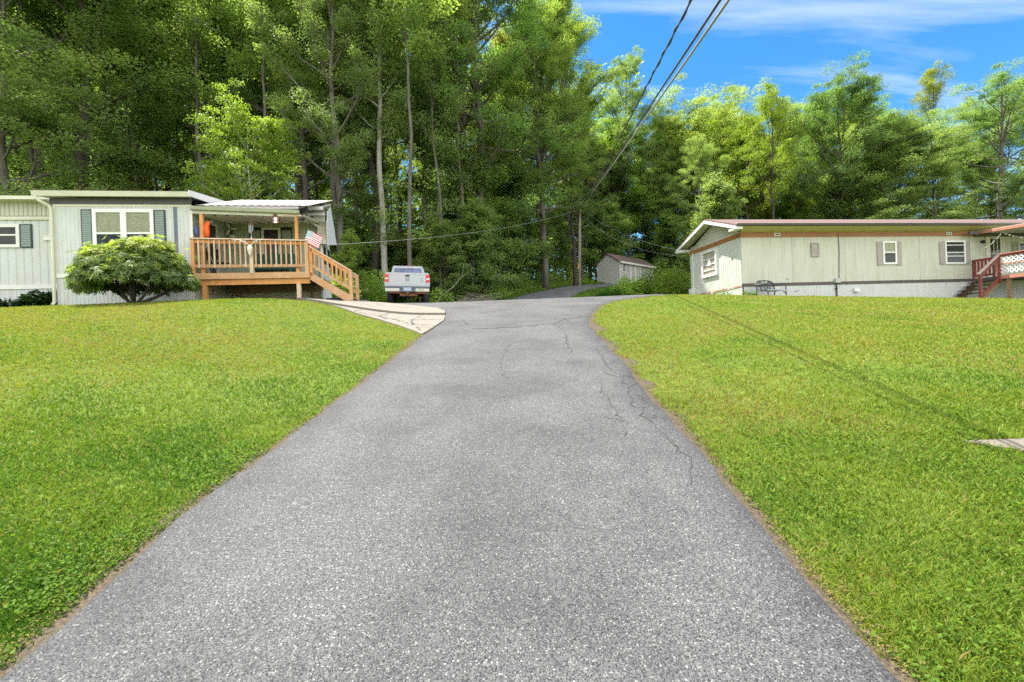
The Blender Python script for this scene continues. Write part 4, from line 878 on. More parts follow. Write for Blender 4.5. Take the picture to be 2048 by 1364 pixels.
# stairs going down to the right
sv0, sv1 = -.13, .85
for v in (sv0, sv1):
    m_ = MB(); m_.prism([(6.82, v, .83), (6.82, v, .60), (7.86, v, -.10), (8.02, v, -.10), (8.02, v, .06)], (0, .04, 0)); bld(m_, 'stringer', 'wood', deck)
for i in range(4):
    u = 6.88 + i * .27; w_ = .64 - i * .185
    bld(MB().box(u, u + .30, sv0 + .04, sv1, w_ - .035, w_), 'tread', 'wood', deck); bld(MB().box(u, u + .02, sv0 + .04, sv1, w_, w_ + .14), 'riser', 'wood_dark', deck)
for v, m1 in ((sv0, 'wood_orange'), (sv1, 'wood')):
    bld(MB().box(7.94, 8.03, v - .01, v + .08, -.08, .85), 'rail_post', 'wood', deck)
    m_ = MB(); m_.beam((6.82, v + .02, 1.60), (8.03, v + .02, .83), .09, .035); bld(m_, 'cap_rail', 'wood_pale', deck)
    m_ = MB(); m_.beam((6.84, v + .02, 1.51), (8.0, v + .02, .77), .04, .10); bld(m_, 'top_rail', m1, deck)
    m_ = MB(); m_.beam((6.88, v + .02, 1.02), (7.96, v + .02, .30), .04, .08); bld(m_, 'bottom_rail', 'wood', deck)
    for i in range(8):
        u = 6.97 + i * .125; a = 1.02 - (u - 6.88) * .667; b = 1.50 - (u - 6.84) * .638
        bld(MB().box(u - .018, u + .018, v - .015, v + .01, a - .02, b + .02), 'baluster', 'wood' if i % 2 else 'wood_orange', deck)
bld(MB().box(7.9, 8.45, -.2, .95, -.14, -.06), 'stair_pad', 'concrete', deck)
bd = thing('edging_board', 'dark timber edging board lying under the deck stairs', 'board', lw(7.0, .9, -.2), LF_.a)
bld(MB().box(0, 1.0, 0, .08, 0, .34), 'board', 'bumper_grey', bd)

# ------------------------------------------------------------------ small things on the porch
o = thing('ceiling_fan', 'white three bladed fan hanging before the green back wall of the porch', 'fan', lw(3.80, 1.84, 2.62), LF_.a)
m_ = MB()
for a in (118, 0, 238):
    c, q = math.cos(R(a)), math.sin(R(a)); m_.beam((c * .03, 0, q * .03), (c * .22, 0, q * .22), .012, .065, (-q, 0, c))
bld(m_, 'blade', 'white_clean', o); m_ = MB(); m_.lathe((.03, .04, -.24), [(.05, -.03), (.09, -.01), (.08, .06), (.02, .08)], 12, 'Y'); bld(m_, 'hub', 'ivory', o, smooth=True); bld(MB().tube([(.03, .05, -.18), (0, .02, 0)], .035, 8), 'bracket', 'black', o)
o = thing('wind_chime', 'wind chime of metal tubes hanging from the porch beam', 'wind chime', lw(5.19, -.06, 2.52), LF_.a)
m_ = MB()
for j in range(5): a = j * 1.257; m_.tube([(math.cos(a) * .05, math.sin(a) * .05, -.25), (math.cos(a) * .05, math.sin(a) * .05, -.42 - .03 * j)], .011, 6)
bld(m_, 'tube', 'iron_light', o); bld(MB().lathe((0, 0, -.26), [(.07, 0), (.075, .02), (.03, .04)], 12).tube([(0, 0, -.22), (.04, 0, -.1), (-.03, 0, -.05), (0, 0, .02)], .014, 5), 'hanger', 'rust', o); bld(MB().tube([(0, 0, -.25), (0, 0, -.62)], .004, 4).box(-.015, .015, -.003, .003, -.7, -.62), 'clapper', 'white', o)
o = thing('bird_house', 'little wooden bird house hanging from the porch beam near the right post', 'bird house', lw(5.90, -.05, 2.30), LF_.a)
bld(MB().prism([(-.09, -.06, 0), (.09, -.06, 0), (.09, -.06, .16), (0, -.06, .27), (-.09, -.06, .16)], (0, .12, 0)), 'box', 'rust', o)
m_ = MB(); m_.beam((-.12, 0, .13), (0, 0, .285), .16, .015, (-.6, 0, .8)); m_.beam((.12, 0, .13), (0, 0, .285), .16, .015, (.6, 0, .8)); bld(m_, 'roof', 'wood_dark', o); bld(MB().lathe((0, -.065, .12), [(.055, 0), (.055, .006)], 14, 'Y').box(-.05, .05, -.066, -.062, .0, .05), 'front', 'paper', o); bld(MB().tube([(0, 0, .28), (0, 0, .36)], .004, 4), 'wire', 'black', o)
o = thing('deer_skull', 'bleached deer skull with antlers mounted on the middle railing post', 'skull', lw(5.21, -.20, 1.50), LF_.a)
m_ = MB(); m_.tube([(0, 0, .13), (0, -.03, .06), (0, -.05, -.03), (0, -.05, -.15), (0, -.04, -.22)], [.035, .075, .07, .035, .02], 10); bld(m_, 'skull', 'bone', o, smooth=True)
for s_ in (-1, 1):
    m_ = MB(); m_.tube([(s_ * .03, -.02, .12), (s_ * .12, -.05, .2), (s_ * .24, -.1, .26), (s_ * .36, -.16, .26), (s_ * .42, -.2, .22)], [.018, .02, .018, .014, .005], 7)
    m_.tube([(s_ * .22, -.09, .25), (s_ * .23, -.14, .14)], [.014, .004], 6).tube([(s_ * .33, -.15, .26), (s_ * .33, -.18, .17)], [.012, .004], 6).tube([(s_ * .12, -.05, .2), (s_ * .11, -.1, .27)], [.012, .004], 6); bld(m_, 'antler', 'bone', o, smooth=True)
o = thing('flag', 'small red and white striped flag on a stick at the deck corner', 'flag', lw(6.71, -.12, 1.70), LF_.a)
bld(MB().tube([(0, 0, -.25), (.12, -.02, .38)], .008, 6), 'staff', 'white', o)
m_ = MB(); nu, nw = 24, 26
def fp(i, j):
    u = i / nu; w_ = j / nw; base = Vector((-.02 + .12 * w_, -.02, .0 + .36 * w_)); return base + Vector((.42 * u, -.02 * math.sin(u * 7 + w_ * 2) - .03 * u, -.17 * u + .02 * math.sin(u * 5)))
for i in range(nu):
    for j in range(nw):
        can = i < nu * .4 and j >= nw * 6 // 13; mi = 2 if can else (0 if (j // 2) % 2 == 0 else 1)
        if can and i % 3 == 1 and j % 4 == 1: mi = 1
        m_.quad(fp(i, j), fp(i + 1, j), fp(i + 1, j + 1), fp(i, j + 1), mi)
bld(m_, 'cloth', ['flag_red', 'flag_white', 'flag_blue'], o, smooth=True)
o = thing('orange_vest', 'bright orange vest hanging beside the left porch post', 'vest', lw(3.93, .05, 2.13), LF_.a)
m_ = MB(); m_.tube([(.0, 0, -.2), (.0, .0, -.08), (-.02, .0, .04), (.01, 0, .15), (.02, 0, .24)], [.06, .075, .095, .07, .045], 9).tube([(-.05, 0, .04), (-.11, -.02, .02), (-.1, -.02, -.06)], [.05, .04, .02], 7).tube([(.03, 0, .1), (.06, -.01, .26)], [.05, .03], 7); bld(m_, 'cloth', 'orange_cloth', o, smooth=True); bld(MB().tube([(.02, 0, .22), (.18, .02, .28)], .008, 5), 'hook', 'iron_light', o)
o = thing('blue_cloth', 'dark blue cloth hanging on the house corner left of the porch post', 'cloth', lw(3.68, -.02, 2.1), LF_.a)
m_ = MB(); m_.tube([(0, 0, .14), (.0, 0, .05), (.02, 0, -.08), (.03, 0, -.2)], [.03, .045, .04, .02], 8); bld(m_, 'cloth', 'blue_cloth', o, smooth=True)
o = thing('porch_bench', 'dark green plastic bench behind the deck railing under the porch window', 'bench', lw(5.05, 1.5, .83), LF_.a)
bld(MB().box(-.55, .75, .0, .45, .38, .46), 'seat', 'plastic_green', o); bld(MB().box(-.55, .75, .40, .46, .46, .95), 'backrest', 'plastic_green', o)
for s_ in (-.52, .66): bld(MB().box(s_, s_ + .06, .02, .08, 0, .38).box(s_, s_ + .06, .38, .44, 0, .38), 'leg', 'plastic_green', o)
o = thing('folding_chair', 'black folding chair standing by the porch door', 'chair', lw(4.0, .55, .83), LF_.a + R(60))
bld(MB().box(-.2, .2, -.2, .2, .40, .43), 'seat', 'black', o); bld(MB().prism([(-.2, .2, .55), (.2, .2, .55), (.2, .26, .9), (-.2, .26, .9)], (0, .02, 0)), 'backrest', 'black', o)
for s_ in (-.2, .2):
    bld(MB().tube([(s_, -.25, 0), (s_, .26, .9)], .012, 6), 'leg', 'iron_light', o); bld(MB().tube([(s_, .25, 0), (s_, -.2, .42)], .012, 6), 'leg', 'iron_light', o)

# ------------------------------------------------------------------ rhododendron and hostas by the left house
bx_ = at(268, 608, 11.75); bz = gz(bx_.x, bx_.y)
bush = thing('rhododendron_bush', 'big round evergreen bush with yellow-green tips before the double window of the left house', 'bush', (bx_.x, bx_.y, bz - .03))
def trunkset(seed):
    rs = random.Random(seed); m = MB(); tips = []
    for az, el, ln, r_ in ((.15, .38, 1.25, .055), (3.0, .75, 1.0, .05), (1.6, 1.1, .9, .05), (-.5, .8, 1.0, .045), (2.6, .45, 1.2, .045), (4.6, .9, .9, .04)):
        p = curve_pts((0, 0, -.05), (math.cos(az) * math.cos(el), math.sin(az) * math.cos(el), math.sin(el)), ln, 6, rs, .22, .12); m.tube(p, [r_ * (1 - .1 * j) for j in range(7)], 7)
        for k in range(3):
            q = p[3 + k]; d = Vector((math.cos(az + rs.uniform(-1, 1)), math.sin(az + rs.uniform(-1, 1)), rs.uniform(.2, .9))); m.tube(curve_pts(q, d, .55, 4, rs, .25, .1), [.022, .018, .014, .01, .006], 5)
    return m
bld(trunkset(3), 'stem', 'bark_dark', bush, smooth=True)
rb = np.random.default_rng(8); cen = []
for i in range(46):
    aa = i * 2.4 + rb.random() * .7; q = math.sqrt((i + .5) / 46); rr_ = 1.0 if i % 3 else .8
    cen.append((math.cos(aa) * q * 1.12 * rr_ + .06, math.sin(aa) * q * .92 * rr_, .58 + .78 * math.sqrt(max(0, 1 - (q * .98) ** 2)) * (1.0 if i % 4 else .72) + rb.normal(0, .09), .24 + .13 * rb.random()))
for i in range(20):
    aa = i / 20 * 6.283 + rb.random() * .3; cen.append((math.cos(aa) * 1.12 + .06, math.sin(aa) * .88, .42 + .2 * rb.random(), .24 + .1 * rb.random()))
cen = np.array(cen); ci_ = rb.integers(0, len(cen), 5200); nW = len(ci_)
sph = unit(rb.normal(0, 1, (nW, 3))); sph[:, 2] = np.where(sph[:, 2] < -.35, -sph[:, 2], sph[:, 2])
P0 = cen[ci_, :3] + sph * (cen[ci_, 3] * (.75 + .35 * rb.random(nW)))[:, None] * np.array([[1.05, 1.0, .85]])
P0[:, 2] = np.maximum(P0[:, 2], .22 + .14 * rb.random(nW)); low_ = (np.abs(P0[:, 0] - .1) < .5) & (P0[:, 2] < .52) & (P0[:, 1] < .6); P0 = P0[~low_]; sph = sph[~low_]; nW = len(P0)
out_ = rb.random(nW) < .05; P0[out_] += unit(sph[out_] + np.array([[0, 0, .6]])) * (.08 + .16 * rb.random((out_.sum(), 1)))
ax = unit(sph + np.array([[0, 0, .45]]) + rb.normal(0, .25, (nW, 3)))
K = 8; T1 = unit(np.cross(ax, [[.3, .9, .1]])); T2 = np.cross(ax, T1); ang = (np.arange(K) / K * 6.283)[None, :] + rb.random((nW, 1)) * 6.283
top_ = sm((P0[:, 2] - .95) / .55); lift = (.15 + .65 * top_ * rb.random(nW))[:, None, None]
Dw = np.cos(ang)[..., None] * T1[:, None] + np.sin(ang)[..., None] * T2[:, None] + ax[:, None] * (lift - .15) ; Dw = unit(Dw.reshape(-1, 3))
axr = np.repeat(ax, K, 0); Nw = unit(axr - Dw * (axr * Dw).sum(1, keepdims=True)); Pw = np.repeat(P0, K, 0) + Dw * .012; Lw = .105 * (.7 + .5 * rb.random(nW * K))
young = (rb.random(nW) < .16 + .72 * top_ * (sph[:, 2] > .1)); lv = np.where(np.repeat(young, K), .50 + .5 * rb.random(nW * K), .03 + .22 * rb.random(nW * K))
o = link('foliage', np_mesh('foliage', leaves(Pw, Dw, Nw, Lw, Lw * .17, .12), 4, L_RHODO, lv), bush); o.color = (1, 1, 1, 1)
def leaf_plant(name, label, cat, X, Y, rx, ry, h, nleaf, L, mat, seed, asp=.32, val=(0, 1), up=.4, group=None, color=(1, 1, 1, 1)):
    r = np.random.default_rng(seed); z = gz(X, Y); root = thing(name, label, cat, (X, Y, z), 0, group)
    a = r.random(nleaf) * 6.283; q = np.sqrt(r.random(nleaf)); hh = h * (1 - .55 * q ** 2) * (.25 + .75 * r.random(nleaf)) * (.75 + .5 * vnoise(np.cos(a) * q * 3, np.sin(a) * q * 3, .9, seed))
    P = np.stack([np.cos(a) * q * rx, np.sin(a) * q * ry, np.zeros(nleaf)], 1); P[:, 2] = ground(P[:, 0] + X, P[:, 1] + Y) - z + hh
    D = unit(np.stack([np.cos(a) + r.normal(0, .5, nleaf), np.sin(a) + r.normal(0, .5, nleaf), r.normal(up * .5, .4, nleaf)], 1)); Nn = unit(r.normal(0, .45, (nleaf, 3)) + [[0, -.1, 1]]); Nn = unit(Nn - D * (Nn * D).sum(1, keepdims=True))
    Ls = L * (.6 + .7 * r.random(nleaf)); o = link('foliage', np_mesh('foliage', leaves(P, D, Nn, Ls, Ls * asp, .15), 4, mat, val[0] + (val[1] - val[0]) * r.random(nleaf)), root); o.color = color
    m = MB(); rs = random.Random(seed)
    for i in range(16):
        t = rs.random() * 6.28; k = rs.random() * .75; m.tube([(math.cos(t) * rx * k * .6, math.sin(t) * ry * k * .6, -.05), (math.cos(t) * rx * k, math.sin(t) * ry * k, h * .62 * (1 - .5 * k))], [.012, .004], 4)
    bld(m, 'stem', 'bark_dark', root); return root
p = at(88, 608, 13.35); leaf_plant('hosta_plant', 'dark broad leaved plants crowded at the foot of the left house wall beside the downspout', 'plant', p.x, p.y, .62, .3, .50, 420, .20, L_DARK, 21, .36)
p = at(12, 610, 13.2); leaf_plant('hosta_plant', 'low dark plant at the left picture edge below the small black window', 'plant', p.x, p.y, .4, .25, .30, 240, .15, L_DARK, 22, .36)

# ================================================================== PICKUP TRUCK
tx, ty = -4.02, 18.4; tz = gz(-4.2, 19.5) + .12
truck = thing('pickup_truck', 'silver pickup truck parked beyond the crest with its tailgate and rusty bumper towards us', 'pickup truck', (tx - .14, ty, tz), R(12.0)); truck.rotation_euler[1] = R(1.6); truck.rotation_euler[0] = R(4.2)
def rs_sec(hw, z0, z1, y, bul=.02, r=.06):
    return [(-hw + .02, y, z0), (-hw - bul, y, z0 + (z1 - z0) * .45), (-hw, y, z1 - r), (-hw + r, y, z1), (hw - r, y, z1), (hw, y, z1 - r), (hw + bul, y, z0 + (z1 - z0) * .45), (hw - .02, y, z0)]
def loft(secs, closed=True):
    m = MB(); k = len(secs[0])
    for s_ in secs: m.v += [tuple(p) for p in s_]
    for i in range(len(secs) - 1):
        for j in range(k): a = i * k + j; b = i * k + (j + 1) % k; m.f.append((a, b, b + k, a + k)); m.m.append(0)
    m.f.append(tuple(range(k - 1, -1, -1))); e = (len(secs) - 1) * k; m.f.append(tuple(range(e, e + k))); m.m += [0, 0]; return m
# bed sides, floor, cab body, hood
m_ = MB()
for s_ in (-1, 1):
    pro = [(.70, .60), (.86, .62), (.885, .85), (.875, 1.05), (.84, 1.20), (.80, 1.235), (.72, 1.235), (.72, 1.18)]
    k0 = len(m_.v)
    ys = [.03, .10, .5, .95, 1.4, 1.95]
    for y in ys:
        bulge = .03 * math.exp(-((y - .95) / .4) ** 2)
        m_.v += [(s_ * (x + (bulge if .8 < z_ < 1.1 else 0)), y, z_) for x, z_ in pro]
    k = len(pro)
    for i in range(len(ys) - 1):
        for j in range(k): a = k0 + i * k + j; b = k0 + i * k + (j + 1) % k; m_.f.append((a, b, b + k, a + k)); m_.m.append(0)
    m_.f.append(tuple(range(k0, k0 + k))); e = k0 + (len(ys) - 1) * k; m_.f.append(tuple(range(e, e + k))); m_.m += [0, 0]
m_.box(-.72, .72, .1, 1.95, .66, .70).box(-.72, .72, 1.9, 1.95, .70, 1.22)
bld(m_, 'bed', 'paint_silver', truck, smooth=False, bevel=.012)
bld(loft([rs_sec(.855, .45, 1.14, 2.0), rs_sec(.865, .42, 1.14, 2.6), rs_sec(.865, .42, 1.12, 3.4), rs_sec(.85, .45, 1.08, 4.2), rs_sec(.80, .5, 1.0, 4.85), rs_sec(.72, .55, .92, 5.0)]), 'body', 'paint_silver', truck, bevel=.01)
def gs(hwb, hwt, z0, z1, y): return [(-hwb, y, z0), (-hwt - .015, y, z1 - .07), (-hwt + .05, y, z1), (hwt - .05, y, z1), (hwt + .015, y, z1 - .07), (hwb, y, z0)]
bld(loft([gs(.80, .645, 1.12, 1.66, 2.04), gs(.80, .66, 1.12, 1.71, 2.14), gs(.80, .66, 1.12, 1.725, 2.7), gs(.80, .63, 1.12, 1.67, 3.2), gs(.80, .74, 1.11, 1.16, 3.85)]), 'cab', 'paint_silver', truck, bevel=.02)
m_ = MB(); m_.prism([(-.66, 2.035, 1.24), (.66, 2.035, 1.24), (.575, 2.035, 1.60), (-.575, 2.035, 1.60)], (0, -.012, 0)); rwn = bld(m_, 'rear_window', 'glass_truck', truck)
m_ = MB(); m_.box(-.20, -.185, 2.012, 2.022, 1.24, 1.57).box(.185, .20, 2.012, 2.022, 1.24, 1.57).box(-.185, .185, 2.012, 2.022, 1.555, 1.57); bld(m_, 'slider_frame', 'black', rwn)
bld(MB().box(-.14, .14, 2.06, 2.10, 1.655, 1.69), 'brake_lamp', 'lamp_red', truck)
for s_ in (-1, 1):
    bld(MB().prism([(s_ * .79, 2.25, 1.2), (s_ * .79, 3.1, 1.2), (s_ * .68, 3.0, 1.6), (s_ * .68, 2.3, 1.6)], (s_ * .012, 0, 0)), 'side_window', 'glass_truck', truck)
    m_ = MB(); m_.box(s_ * .86, s_ * 1.02, 3.25, 3.35, 1.12, 1.28); bld(m_, 'mirror', 'bumper_grey', truck, bevel=.02)
    m_ = MB(); m_.prism([(s_ * .735, -.005, .86), (s_ * .885, -.005, .88), (s_ * .875, -.005, 1.17), (s_ * .735, -.005, 1.175)], (0, .06, 0)); tl = bld(m_, 'tail_lamp', 'lamp_red', truck, bevel=.008)
    bld(MB().box(s_ * .745, s_ * .872, -.012, .0, .965, 1.025), 'reverse_lens', 'lamp_white', tl)
tg = bld(MB().box(-.715, .715, .0, .055, .70, 1.235).box(-.71, .71, -.006, .0, 1.17, 1.225).box(-.69, .69, -.004, .0, .745, .76), 'tailgate', 'paint_silver', truck, bevel=.012)
h_ = MB().box(-.085, .085, -.014, .0, 1.09, 1.15); bld(h_, 'handle', 'black', tg)
m_ = MB()
for i, (a, b) in enumerate(((-.09, .09), (-.085, .08), (-.09, .085), (-.07, .09), (-.085, .06))): m_.box(a, b, -.008, .0, 1.035 - i * .034, 1.055 - i * .034)
bld(m_, 'lettering', 'decal', tg)
m_ = MB()
for i in range(20):
    a = i / 20 * 6.283; b = (i + 1) / 20 * 6.283; c0 = Vector((.565, -.006, 1.0)); m_.quad(c0 + Vector((math.cos(a) * .032, 0, math.sin(a) * .032)), c0 + Vector((math.cos(b) * .032, 0, math.sin(b) * .032)), c0 + Vector((math.cos(b) * .045, 0, math.sin(b) * .045)), c0 + Vector((math.cos(a) * .045, 0, math.sin(a) * .045)))
m_.box(.52, .61, -.007, .0, .905, .935); bld(m_, 'emblem', 'decal', tg)
bp_ = bld(MB().box(-.86, .86, -.13, .02, .60, .695), 'bumper', 'bumper_grey', truck, bevel=.015)
for a, b in ((-.865, -.31), (.31, .865)):
    m_ = MB(); m_.prism([(a, -.15, .475), (b, -.15, .475), (b, -.15, .60), (a, -.15, .60)], (0, .14, 0)); bld(m_, 'bumper_end', 'chrome', bp_, bevel=.02)
bld(MB().box(-.31, .31, -.125, .0, .47, .60), 'plate_recess', 'bumper_grey', bp_); lp = bld(MB().box(-.155, .155, -.135, -.127, .50, .645), 'license_plate', 'plate_blue', bp_)
m_ = MB()
for i in range(7):
    if i == 3: continue
    a = -.13 + i * .037; m_.box(a, a + .008, -.138, -.134, .535, .605).box(a + .018, a + .026, -.138, -.134, .535, .605).box(a, a + .026, -.138, -.134, .565 + .012 * (i % 3), .573 + .012 * (i % 3))
bld(m_, 'lettering', 'paper', lp)
m_ = MB()
for i in range(6): m_.box(.42 + i * .04, .445 + i * .04, -.155, -.15, .53, .575)
bld(m_, 'lettering', 'decal_olive', bp_)
m_ = MB().box(-.72, -.35, -.12, .0, .42, .475).box(.3, .80, -.1, .0, .40, .45); m_.tube([(-.7, 0, .42), (.7, 0, .42)], .035, 8).box(-.30, .38, -.06, .2, .30, .40).box(-.06, .06, -.13, .1, .36, .47); bld(m_, 'hitch', 'rust', truck)
bld(MB().box(-.4, .4, .2, 4.4, .40, .62).box(-.6, .6, .3, .36, .5, .66).tube([(-.62, .95, .36), (.62, .95, .36)], .06, 8).lathe((0, .95, .36), [(.05, -.14), (.16, -.08), (.16, .08), (.05, .14)], 10, 'X').tube([(.45, .2, .36), (.5, 1.6, .4)], .04, 7), 'underbody', 'steel_dark', truck)
for y in (.95, 4.05):
    for s_ in (-1, 1):
        m_ = MB(); m_.lathe((s_ * .73, y, .345), [(.20, -.12), (.31, -.12), (.345, -.09), (.345, .09), (.31, .12), (.20, .12)], 22, 'X'); wh = bld(m_, 'wheel', 'rubber', truck, smooth=True)
        m_ = MB(); m_.lathe((s_ * .73, y, .345), [(.03, s_ * .09), (.20, s_ * .12), (.20, -s_ * .1), (.05, -s_ * .05)], 18, 'X'); bld(m_, 'rim', 'iron_light', wh, smooth=True)
        bld(MB().lathe((s_ * .60, y, .36), [(.40, -.005), (.40, .005)], 16, 'X'), 'wheel_arch', 'steel_dark', truck)

# ================================================================== SHED
s1 = at(1241, 567, 40); s1.z = gz(s1.x, s1.y) + .1
sa = math.atan2(.69, .73)
shed = thing('garden_shed', 'grey-tan garden shed with white trim and shingled roof beside the side road', 'shed', (s1.x, s1.y, s1.z), sa)
W_, Ln, Hh, Pk = 2.4, 5.8, 1.98, 2.78     # local x runs along the long front, y back
m_ = MB(); m_.ribs((0, W_, -.3), Vector((0, -1, 0)), Z3, -X3, W_, Hh + .3, .3, .01, .08); m_.poly([(-.01, 0, Hh), (-.01, W_, Hh), (-.01, W_ / 2, Pk)]); bld(m_, 'wall', 'shed_side', shed)
bld(MB().ribs((0, 0, -.3), X3, Z3, -Y3, Ln, Hh + .3, .3, .01, .08), 'wall', 'shed_side', shed)
m_ = MB().box(.02, Ln, .02, W_, -.3, Hh); m_.prism([(Ln, 0, Hh), (Ln, W_, Hh), (Ln, W_ / 2, Pk)], (.01, 0, 0)); bld(m_, 'wall_core', 'shed_side', shed)
m_ = MB(); m_.prism([(-.16, -.2, Hh - .10), (-.16, W_ / 2, Pk + .06), (-.16, W_ + .2, Hh - .10), (-.16, W_ + .2, Hh - .16), (-.16, W_ / 2, Pk), (-.16, -.2, Hh - .16)], (Ln + .32, 0, 0)); bld(m_, 'roof', 'shingle', shed)
bld(MB().box(-.17, Ln + .17, -.225, -.2, Hh - .22, Hh - .06), 'fascia', 'white', shed)
bld(MB().box(-.02, .06, -.022, -.008, -.3, Hh - .1).box(-.025, -.01, -.02, .06, -.3, Hh - .1).box(-.025, -.01, W_ - .06, W_, -.3, Hh).box(Ln - .06, Ln, -.02, -.008, -.3, Hh - .1), 'corner_trim', 'white', shed)
for u0 in (.38, 4.9):
    m_ = MB().box(u0, u0 + .52, -.05, -.01, 1.0, 1.08).box(u0, u0 + .52, -.05, -.01, 1.72, 1.8).box(u0, u0 + .06, -.05, -.01, 1.08, 1.72).box(u0 + .46, u0 + .52, -.05, -.01, 1.08, 1.72).box(u0 + .245, u0 + .275, -.048, -.01, 1.08, 1.72).box(u0 + .06, u0 + .46, -.048, -.01, 1.38, 1.42)
    o = bld(m_, 'window', 'white_clean', shed); bld(MB().box(u0 + .05, u0 + .47, -.03, -.012, 1.07, 1.73), 'pane', 'glass', o)
d_ = bld(MB().box(1.75, 3.25, -.03, -.008, -.1, 1.75), 'door', 'shed_side', shed); bld(MB().box(1.65, 1.75, -.045, -.008, -.1, 1.8).box(2.45, 2.55, -.045, -.03, -.1, 1.75).box(3.25, 3.35, -.045, -.008, -.1, 1.8).box(1.75, 3.25, -.045, -.008, 1.75, 1.83), 'door_trim', 'white_clean', d_)

# ================================================================== UTILITY POLE AND WIRES
pp = at(1158, 570, 38); pz = gz(pp.x, pp.y)
tp = at(1160, 408, 38)
pole = thing('utility_pole', 'grey wooden utility pole at the bend of the side road before the shed', 'utility pole', (pp.x, pp.y, pz))
top = Vector((tp.x - pp.x, 0, tp.z - pz)); bld(MB().tube([(0, 0, -.5), top * .5, top], [.15, .125, .10], 10), 'shaft', 'pole', pole, smooth=True)
bld(MB().box(-.16, -.13, -.14, .14, 1.2, 1.22).box(-.05, .05, -.17, -.13, 1.4, 1.75), 'marker', 'wood_orange', pole); bld(MB().tube([(.13, -.08, 0), (.13, -.08, 1.9)], .025, 6), 'conduit', 'iron_light', pole)
m_ = MB()
for dz in (.1, .35, .6): m_.lathe((top.x, -.13, top.z - dz), [(.03, 0), (.05, .03), (.03, .07)], 8)
bld(m_, 'insulator', 'grey_box', pole)
def wire(name, a, b, sag, r, mat, label, twist=0, extra=None):
    a = Vector(a); b = Vector(b); k = 60; pts = [a.lerp(b, i / k) - Vector((0, 0, sag * 4 * (i / k) * (1 - i / k))) for i in range(k + 1)]
    o = thing(name, label, 'wire', a)
    m = MB(); m.tube([p - a for p in pts], r, 6)
    if twist:
        tw = []
        L_ = (b - a).length; nn = int(L_ / .09)
        for i in range(nn + 1):
            t = i / nn; p = a.lerp(b, t) - Vector((0, 0, sag * 4 * t * (1 - t))) - a; tw.append(p + Vector((math.cos(i * .9), 0, math.sin(i * .9))) * r * 1.5)
        m.tube(tw, r * .7, 5)
    m.build('cable', M[mat], o, smooth=True); return o
ptop = Vector((tp.x, 37.85, tp.z))
def thru(px, py, t, over=2.4):
    q = CAM + ray(px, py) * t; d = q - ptop; return ptop + d * over ** .5 if False else q + d.normalized() * 11
wire('overhead_wire', ptop + Vector((0, 0, -.35)), thru(1363, -12, 4.5), .2, .009, 'wire', 'leftmost twisted black cable of the three that cross the sky from the utility pole', 1)
wire('overhead_wire', ptop + Vector((.1, 0, -.1)), thru(1420, -12, 4.2), .18, .012, 'wire', 'middle black cable of the three that cross the sky from the utility pole')
wire('overhead_wire', ptop + Vector((.12, 0, -.15)), thru(1433, -12, 4.2), .18, .013, 'wire_grey', 'rightmost thicker cable of the three that cross the sky from the utility pole')
wire('service_wire', ptop + Vector((-.1, 0, -.5)), lw(6.9, 2.9, 2.30), .45, .009, 'wire_grey', 'pale service wire strung from the utility pole to the left house')

# ================================================================== RIGHT HOUSE
RF = Frame(at(1486, 598, 18.5), 8)
rf = RF.f
def rw_(u, v, w_=0): return RF.o + RF.U * u + RF.V * v + Vector((0, 0, w_))
rh = thing('mobile_home', 'long cream mobile home with brown shingled gable roof and rust orange band', 'mobile home', RF.o, RF.a)
Wd = 3.9; Lh = 17.0
bld(MB().ribs((0, 0, .6), X3, Z3, -Y3, Lh, 1.92, .15, .005, .16), 'wall', 'siding_cream', rh)
bld(MB().ribs((0, Wd, .55), -Y3, Z3, -X3, Wd, 1.98, .15, .010, .2), 'wall', 'siding', rh)
bld(MB().box(.01, Lh, .01, Wd, -.3, 2.9), 'wall_core', 'siding_cream', rh)
for u_ in (2.28, 4.72, 8.36): bld(MB().box(u_, u_ + .016, -.013, -.002, .6, 2.5), 'seam', 'grey_box', rh)
bld(MB().box(-.005, Lh, -.022, -.004, 2.50, 2.70), 'band', 'band_orange', rh); bld(MB().box(-.025, -.006, -.022, Wd, 2.52, 2.70), 'band', 'band_orange', rh)
bld(MB().box(-.03, 10.3, -.02, -.004, .50, .625), 'belt', 'belt', rh); bld(MB().box(10.3, Lh, -.02, -.004, .50, .625), 'belt', 'belt', rh)
m_ = MB(); m_.prism([(-.02, 0, .56), (-.02, Wd * .45, .55), (-.02, Wd * .8, .52), (-.02, Wd, .50), (-.02, Wd, .44), (-.02, Wd * .5, .46), (-.02, 0, .50)], (.014, 0, 0)); bld(m_, 'belt', 'belt_red', rh)
bld(MB().ribs((0, .004, -.4), X3, Z3, -Y3, Lh, .92, .12, .008, .25), 'skirting', 'skirt', rh); bld(MB().ribs((.004, Wd, -.4), -Y3, Z3, -X3, Wd, .93, .12, .010, .25), 'skirting', 'siding', rh)
bld(MB().box(.0, .03, -.03, -.012, -.3, .5), 'skirting_edge', 'black', rh)
